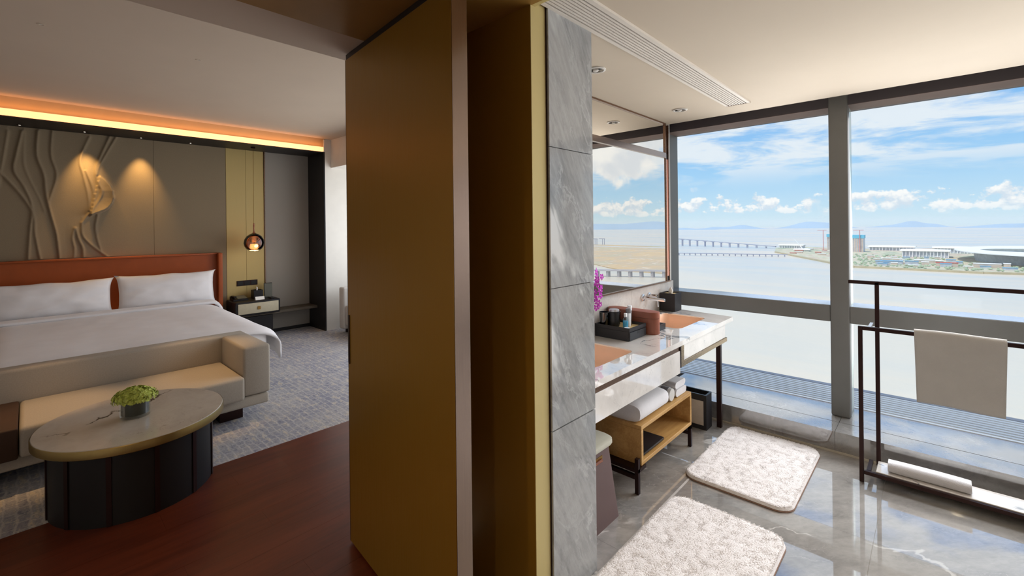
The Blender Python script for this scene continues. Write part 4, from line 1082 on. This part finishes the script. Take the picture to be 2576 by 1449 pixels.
# --- armchair by the window
ac = thing('armchair', 'white upholstered armchair beside the bedroom window', 'armchair', (-6.3, 3.62, 0))
obj('armrest', B((-6.74, 3.285, .06), (-6.58, 4.0, .70), .03, 3), 'armchair_fabric', ac, True)
obj('armrest', B((-5.96, 3.285, .12), (-5.80, 4.0, .70), .03, 3), 'armchair_fabric', ac, True)
obj('seat', B((-6.578, 3.30, .12), (-5.962, 3.84, .43), .03, 3), 'armchair_fabric', ac, True)
obj('backrest', B((-6.578, 3.842, .12), (-5.962, 4.0, .78), .03, 3), 'armchair_fabric', ac, True)
for x in (-6.70, -5.88):
    for y in (3.36, 3.90): obj('leg', B((x+.02, y, 0), (x+.06, y+.04, .12 if x > -6 else .06)), 'dark_bronze', ac)
# spots for the warm light on the bench, in added pinhole fittings
for k, (loc, aim, e, ang) in enumerate((((-4.42, .98, 3.0), (-4.46, .98, .4), 150, 24), ((-4.40, .08, 3.0), (-4.42, .08, .4), 150, 24))):
    pl = thing('added_pinhole', 'added pinhole spotlight flush in the bedroom ceiling over the bench ' + ('armrest' if k == 0 else 'dark end'), 'ceiling light', loc, 'added pinhole spotlights over the bench')
    obj('trim_ring', lathe(bmesh.new(), [(.022, 0), (.022, -.002), (.012, -.003), (.010, 0)], loc, 20), 'white_ceiling', pl, True)
    obj('lens', lathe(bmesh.new(), [(.010, -.001), (0, -.0015)], loc, 14), 'lamp_off', pl, True)
    light('bench_spot', 'SPOT', (loc[0], loc[1], 2.985), e, (1, .60, .27), aim=aim, spot_size=math.radians(ang), spot_blend=.9, shadow_soft_size=.03)

# ================================================================ OUTDOORS
SEA = -148.0
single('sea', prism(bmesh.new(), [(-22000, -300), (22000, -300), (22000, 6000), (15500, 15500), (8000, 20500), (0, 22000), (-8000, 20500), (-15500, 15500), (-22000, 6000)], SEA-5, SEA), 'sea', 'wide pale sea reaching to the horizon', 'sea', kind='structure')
isl = single('airport_island', prism(bmesh.new(), [(-704, 3093), (-605, 2645), (-475, 2389), (-333, 2122), (-285, 2028), (-195, 1884), (-14, 1868), (101, 1858), (180, 1880), (330, 1890), (620, 1950), (630, 3300), (150, 3482), (-60, 3400), (-274, 3232), (-420, 3260), (-665, 3350)], SEA-2, SEA+4), 'airport_land', 'flat green and tan island beyond the water with terminal buildings', 'land', kind='structure')
bm = bmesh.new(); sl = [(-605, 2645), (-475, 2389), (-333, 2122), (-285, 2028), (-195, 1884), (-14, 1868), (101, 1858), (180, 1880), (330, 1890)]
for a, b in zip(sl, sl[1:]):
    d = Vector((b[0]-a[0], b[1]-a[1])).normalized(); n = Vector((-d.y, d.x))*9
    prism(bm, [(a[0]-n.x*.3, a[1]-n.y*.3), (b[0]-n.x*.3, b[1]-n.y*.3), (b[0]+n.x, b[1]+n.y), (a[0]+n.x, a[1]+n.y)], SEA-2, SEA+6)
single('sea_wall', bm, 'shore_stone', 'pale stone sea wall edging the airport island', 'sea wall', kind='structure')
single('reclaimed_land', prism(bmesh.new(), [(470, 1350), (594, 1330), (731, 1325), (830, 1390), (930, 1468), (1250, 1600), (1600, 2000), (1900, 2600), (1770, 2746), (1229, 2726), (900, 2690), (760, 2300), (700, 1800)], SEA-2, SEA+3), 'brown_land', 'bare brown reclaimed land reflected in the mirror', 'land', kind='structure')

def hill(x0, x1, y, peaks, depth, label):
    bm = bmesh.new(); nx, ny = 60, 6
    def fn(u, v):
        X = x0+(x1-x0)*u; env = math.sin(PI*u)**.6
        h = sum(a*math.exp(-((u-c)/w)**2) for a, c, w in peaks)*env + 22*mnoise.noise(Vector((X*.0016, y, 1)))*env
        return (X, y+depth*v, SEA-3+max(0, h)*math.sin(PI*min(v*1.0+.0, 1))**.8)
    grid(bm, nx, ny, fn); return single('hill', bm, 'hill_hazed', label, 'hill', 'hills on the horizon', smooth=True, angle=180)
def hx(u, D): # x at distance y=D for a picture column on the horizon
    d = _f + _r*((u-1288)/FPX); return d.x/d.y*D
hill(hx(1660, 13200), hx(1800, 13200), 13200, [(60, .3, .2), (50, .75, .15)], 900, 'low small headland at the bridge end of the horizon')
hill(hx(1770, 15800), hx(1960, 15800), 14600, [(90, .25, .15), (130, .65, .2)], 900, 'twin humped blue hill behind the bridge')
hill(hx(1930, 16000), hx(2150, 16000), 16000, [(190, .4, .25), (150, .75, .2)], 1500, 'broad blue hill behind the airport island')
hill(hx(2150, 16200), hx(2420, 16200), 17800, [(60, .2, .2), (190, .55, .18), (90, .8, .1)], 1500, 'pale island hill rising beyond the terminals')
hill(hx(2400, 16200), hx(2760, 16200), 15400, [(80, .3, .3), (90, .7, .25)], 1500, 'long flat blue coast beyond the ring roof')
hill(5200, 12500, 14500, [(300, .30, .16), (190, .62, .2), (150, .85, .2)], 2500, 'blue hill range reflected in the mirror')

# high bridge
br = thing('viaduct', 'long grey arched girder bridge across the water', 'bridge', (-1000, 3150, SEA))
PB = [(-2600, 3000, 52), (-1309, 3174, 50), (-704, 3093, 13)]
def lerp_b(s):
    if s < 0: a, b, f_ = PB[0], PB[1], 1+s
    else: a, b, f_ = PB[1], PB[2], s
    return Vector([a[i]+(b[i]-a[i])*f_ for i in range(3)])
S = [-1+k/24 for k in range(24)] + [k/11 for k in range(12)]
bm = bmesh.new()
for s0, s1 in zip(S, S[1:]):
    a, b = lerp_b(s0), lerp_b(s1); d = (b-a); n = Vector((-d.y, d.x, 0)).normalized()*7
    up = []; lo = []
    for k in range(9):
        f_ = k/8; p = a+d*f_; dep = 3.0+6.0*abs(2*f_-1)**2.2*min(1, p.z/40)
        up.append(p); lo.append(p-Vector((0, 0, dep)))
    for sg in (1,):
        rows = [[bm.verts.new((p.x+n.x*q_, p.y+n.y*q_, SEA+p.z)) for p in r] for r, q_ in ((up, 1), (up, -1), (lo, -1), (lo, 1))]
        for r in range(4):
            A_, B_ = rows[r], rows[(r+1) % 4]
            for k in range(8): bm.faces.new((A_[k], A_[k+1], B_[k+1], B_[k]))
obj('deck', bm, 'bridge_grey', br)
for s0 in S[1:-1]:
    p = lerp_b(s0); obj('pier', B((p.x-4, p.y-6, SEA-2), (p.x+4, p.y+6, SEA+p.z-7)), 'bridge_grey', br)
# low causeway
cw = thing('causeway', 'low pale causeway on many posts in front of the arched bridge', 'bridge', (-650, 2270, SEA))
A0, A1 = Vector((-2000, 1850, 0)), Vector((-482, 2327, 0)); dd = (A1-A0); nn = Vector((-dd.y, dd.x, 0)).normalized()*4
obj('deck', prism(bmesh.new(), [(A0-nn)[:2], (A1-nn)[:2], (A1+nn)[:2], (A0+nn)[:2]], SEA+8.5, SEA+11.5), 'bridge_grey', cw)
for k in range(64):
    p = A0+dd*(k+.5)/64; obj('pier', B((p.x-1.6, p.y-3, SEA-2), (p.x+1.6, p.y+3, SEA+8.5)), 'bridge_grey', cw)
# near viaduct seen in the mirror
nv = thing('shore_viaduct', 'pale concrete viaduct on tall piers reflected in the mirror', 'bridge', (600, 1150, SEA))
A0, A1 = Vector((1250, 840, 0)), Vector((330, 1370, 0)); dd = A1-A0; nn = Vector((-dd.y, dd.x, 0)).normalized()*9
obj('deck', prism(bmesh.new(), [(A0-nn)[:2], (A1-nn)[:2], (A1+nn)[:2], (A0+nn)[:2]], SEA+17, SEA+21), 'concrete', nv)
for k in range(34):
    p = A0+dd*(k+.5)/34; obj('pier', B((p.x-3, p.y-7, SEA-2), (p.x+3, p.y+7, SEA+17)), 'concrete', nv)

# towers in blue netting with cranes
def tower(cx_, cy_, w, h, label):
    t = thing('unfinished_tower', label, 'building', (cx_, cy_, SEA+4), 'towers under construction'); z = SEA+4
    obj('core', B((cx_-w/2, cy_-w/2, z), (cx_+w/2, cy_+w/2, z+h-9)), 'facade_grey', t)
    for i in range(7):
        X = cx_-w/2+w*(i+.5)/7; obj('facade_strip', B((X-w*.045, cy_-w/2-1.2, z), (X+w*.045, cy_-w/2, z+h-12)), 'facade_tan', t)
    obj('netting', B((cx_-w/2-2, cy_-w/2-2, z+h-16), (cx_+w/2+2, cy_+w/2+2, z+h)), 'net_blue', t)
def crane(cx_, cy_, h, label):
    t = thing('tower_crane', label, 'crane', (cx_, cy_, SEA+4), 'cranes over the towers'); z = SEA+4
    obj('mast', B((cx_-1.3, cy_-1.3, z), (cx_+1.3, cy_+1.3, z+h)), 'crane_red', t)
    obj('jib', B((cx_-26, cy_-1, z+h), (cx_+16, cy_+1, z+h+2)), 'crane_red', t)
tower(-292, 2860, 68, 84, 'grey tower shell wrapped with blue netting on top beside the window mullion')
crane(-272, 2818, 108, 'thin red crane standing at the tower next to the white halls')
tower(-402, 3000, 54, 86, 'grey tower shell with blue netting on the bridge side')
crane(-443, 2950, 106, 'thin red crane standing at the tower on the bridge side')

# terminal halls
def hall(x0, x1, y0, y1, h, label, ncol=14, roofm='roof_white'):
    t = thing('terminal_hall', label, 'building', ((x0+x1)/2, (y0+y1)/2, SEA+4), 'white terminal halls'); z = SEA+4
    obj('wall', B((x0+6, y0+8, z), (x1-6, y1, z+h-5)), 'facade_grey', t)
    bm = bmesh.new(); n = 24
    def fn(u, v): return (x0+(x1-x0)*u, y0+(y1-y0)*v, z+h-5+6*math.sin(PI*v)**.7*(.6+.4*math.sin(PI*u)))
    grid(bm, n, 6, fn); r = obj('roof', bm, roofm, t, True, 180); r.modifiers.new('thickness', 'SOLIDIFY').thickness = 3
    for i in range(ncol):
        X = x0+8+(x1-x0-16)*i/(ncol-1); obj('column', B((X-1.2, y0+3, z), (X+1.2, y0+6, z+h-5)), 'roof_white', t)
hall(-108, 48, 2520, 2640, 32, 'long white roofed hall with row of columns')
hall(-262, -70, 3050, 3200, 24, 'low white hall behind the netted tower')
hall(-10, 150, 2900, 3020, 30, 'white roofed hall behind the long columned hall')
hall(-690, -560, 3080, 3170, 22, 'low white roofed hall by the bridge end')
hall(-545, -470, 2750, 2800, 14, 'small white hall on the point of the island')
# ring roofed arena
ar = thing('ring_roof_terminal', 'huge white ring shaped roof with open centre on the island', 'building', (330, 2450, SEA+4)); z = SEA+4
bm = bmesh.new(); n = 72; RR = []
for k in range(n):
    a = 2*PI*k/n; c, s_ = math.cos(a), math.sin(a); R_ = []
    for f_, h in ((1.0, 37), (1.0, 40), (.75, 40.5), (.25, 40.5), (0, 40), (0, 37), (.5, 36)):
        R_.append((330+(205+70*f_)*c, 2450+(180+250*f_)*s_, z+h))
    RR.append([bm.verts.new(p) for p in R_])
for k in range(n):
    for j in range(7): bm.faces.new((RR[k][j], RR[(k+1) % n][j], RR[(k+1) % n][(j+1) % 7], RR[k][(j+1) % 7]))
obj('ring_roof', bm, 'roof_white', ar, True, 60)
obj('inner_wall', lathe(bmesh.new(), [(1.0, 0), (1.0, 36.5), (.97, 36.5), (.97, 0)], (330, 2450, z), 48, 212, 195), 'facade_grey', ar, True)
obj('outer_wall', lathe(bmesh.new(), [(.96, 0), (.985, 36), (.95, 36), (.94, 0)], (330, 2450, z), 48, 228, 300), 'facade_grey', ar, True)
mast = single('leaning_mast', tube(bmesh.new(), [(-560, 3060, SEA+4), (-600, 3060, SEA+58)], [3, 1.2], 6), 'roof_white', 'slender leaning white mast on the island', 'mast')

# small buildings and trees along the shore of the island
rnd = random.Random(21)
KB = [('facade_tan', 'roof_white', 'small white roofed building on the island shore'), ('facade_grey', 'roof_blue', 'small blue roofed shed on the island shore'), ('facade_tan', 'roof_red', 'small red roofed building on the island shore')]
PLOTS = [(-118, 2500, 58, 2660), (-270, 3030, -60, 3220), (-20, 2880, 160, 3040), (-700, 3060, -550, 3190), (-550, 2740, -465, 2810), (50, 2260, 640, 2650), (112, 2130, 640, 2800), (205, 2035, 640, 2880), (-340, 2800, -240, 2900), (-450, 2940, -370, 3040)]
def free(x, y, w, d, add=True):
    r = (x-w/2-3, y-d/2-3, x+w/2+3, y+d/2+3)
    if any(r[0] < q_[2] and r[2] > q_[0] and r[1] < q_[3] and r[3] > q_[1] for q_ in PLOTS): return False
    if add: PLOTS.append(r)
    return True
def small_b(x, y, w, d, h, kd, lbl=None):
    if not free(x, y, w, d): return

    wm, rm_, lab = KB[kd]; t = thing('low_building', lbl or lab, 'building', (x, y, SEA+4), 'low buildings on the island'); z = SEA+4
    obj('wall', B((x-w/2, y-d/2, z), (x+w/2, y+d/2, z+h)), wm, t); obj('roof', B((x-w/2-1, y-d/2-1, z+h), (x+w/2+1, y+d/2+1, z+h+1.6)), rm_, t)
small_b(28, 2040, 52, 24, 12, 2, 'long low building with red base and white tower on the shore')
small_b(62, 2046, 10, 12, 24, 2, 'narrow pinkish tower block at the long red building')
small_b(-112, 2080, 60, 30, 10, 1); small_b(-58, 2062, 34, 20, 12, 1); small_b(-24, 2045, 18, 16, 12, 0); small_b(160, 2030, 14, 12, 16, 0)
for i in range(60):
    y = rnd.uniform(1960, 2420); x = rnd.uniform(-.085*y, .12*y); small_b(x, y, rnd.uniform(10, 30), rnd.uniform(8, 18), rnd.uniform(4, 11), rnd.choice((0, 0, 0, 1)))
for x, y, w, d, h, kd in ((130, 1990, 40, 20, 9, 0), (185, 1985, 34, 16, 12, 0), (235, 1990, 30, 18, 10, 0), (120, 2060, 60, 22, 12, 0), (-150, 1985, 44, 14, 6, 0), (-20, 2180, 70, 24, 10, 0), (-120, 2240, 60, 20, 9, 0)): small_b(x, y, w, d, h, kd, 'long low white building on the island shore' if w >= 40 else None)
for i in range(14):
    y = rnd.uniform(2450, 2950); x = rnd.uniform(-.2*y, -.13*y); small_b(x, y, rnd.uniform(14, 40), rnd.uniform(8, 18), rnd.uniform(4, 8), rnd.choice((0, 0, 2)))
bm = bmesh.new()
for i in range(420):
    y = rnd.uniform(1900, 2600); x = rnd.uniform(-.11*y, .14*y)
    if y < 1900+max(0, -(x+190))*1.6: continue
    r = rnd.uniform(3, 7); h = rnd.uniform(4, 8)
    if not free(x, y, 2*r, 2*r, False): continue
    lathe(bm, [(0, 0), (r, h*.3), (r*.75, h*.75), (0, h)], (x, y, SEA+4), 6)
single('shore_trees', bm, 'tree_hazed', 'small green trees scattered over the island', 'trees', kind='stuff')
# harbour cranes and shoals seen in the mirror
for k in range(7):
    x, y = 1880+70*k*.6, 3060-40*k; t = thing('harbour_crane', 'grey harbour crane on the far shoal reflected in the mirror', 'crane', (x, y, SEA), 'harbour cranes')
    obj('frame', boxes(((x-10, y-2, SEA), (x-7, y+2, SEA+45)), ((x+7, y-2, SEA), (x+10, y+2, SEA+45)), ((x-14, y-2, SEA+45), (x+40, y+2, SEA+49))), 'bridge_grey', t)
single('shoal', prism(bmesh.new(), [(1500, 2900), (1900, 2950), (2500, 3000), (2500, 3080), (1800, 3060), (1300, 2960)], SEA-2, SEA+2), 'brown_land', 'thin sandy shoal reflected in the mirror', 'land', kind='structure')

# ---------------------------------------------------------------- sea haze
hm = bpy.data.materials.new('haze'); hm.use_nodes = True; t = NT(hm.node_tree); t.n.clear()
out_ = t.new('ShaderNodeOutputMaterial'); vsn = t.new('ShaderNodeVolumeScatter'); vsn.inputs['Color'].default_value = (.93, .96, 1.0, 1); vsn.inputs['Density'].default_value = 3.2e-5; vsn.inputs['Anisotropy'].default_value = .2
t.l.new(vsn.outputs[0], out_.inputs['Volume']); MATS['haze'] = hm
single('haze', B((-21000, 80, SEA-1), (21000, 19800, SEA+260)), 'haze', 'thin pale haze over the sea', 'haze', kind='stuff')
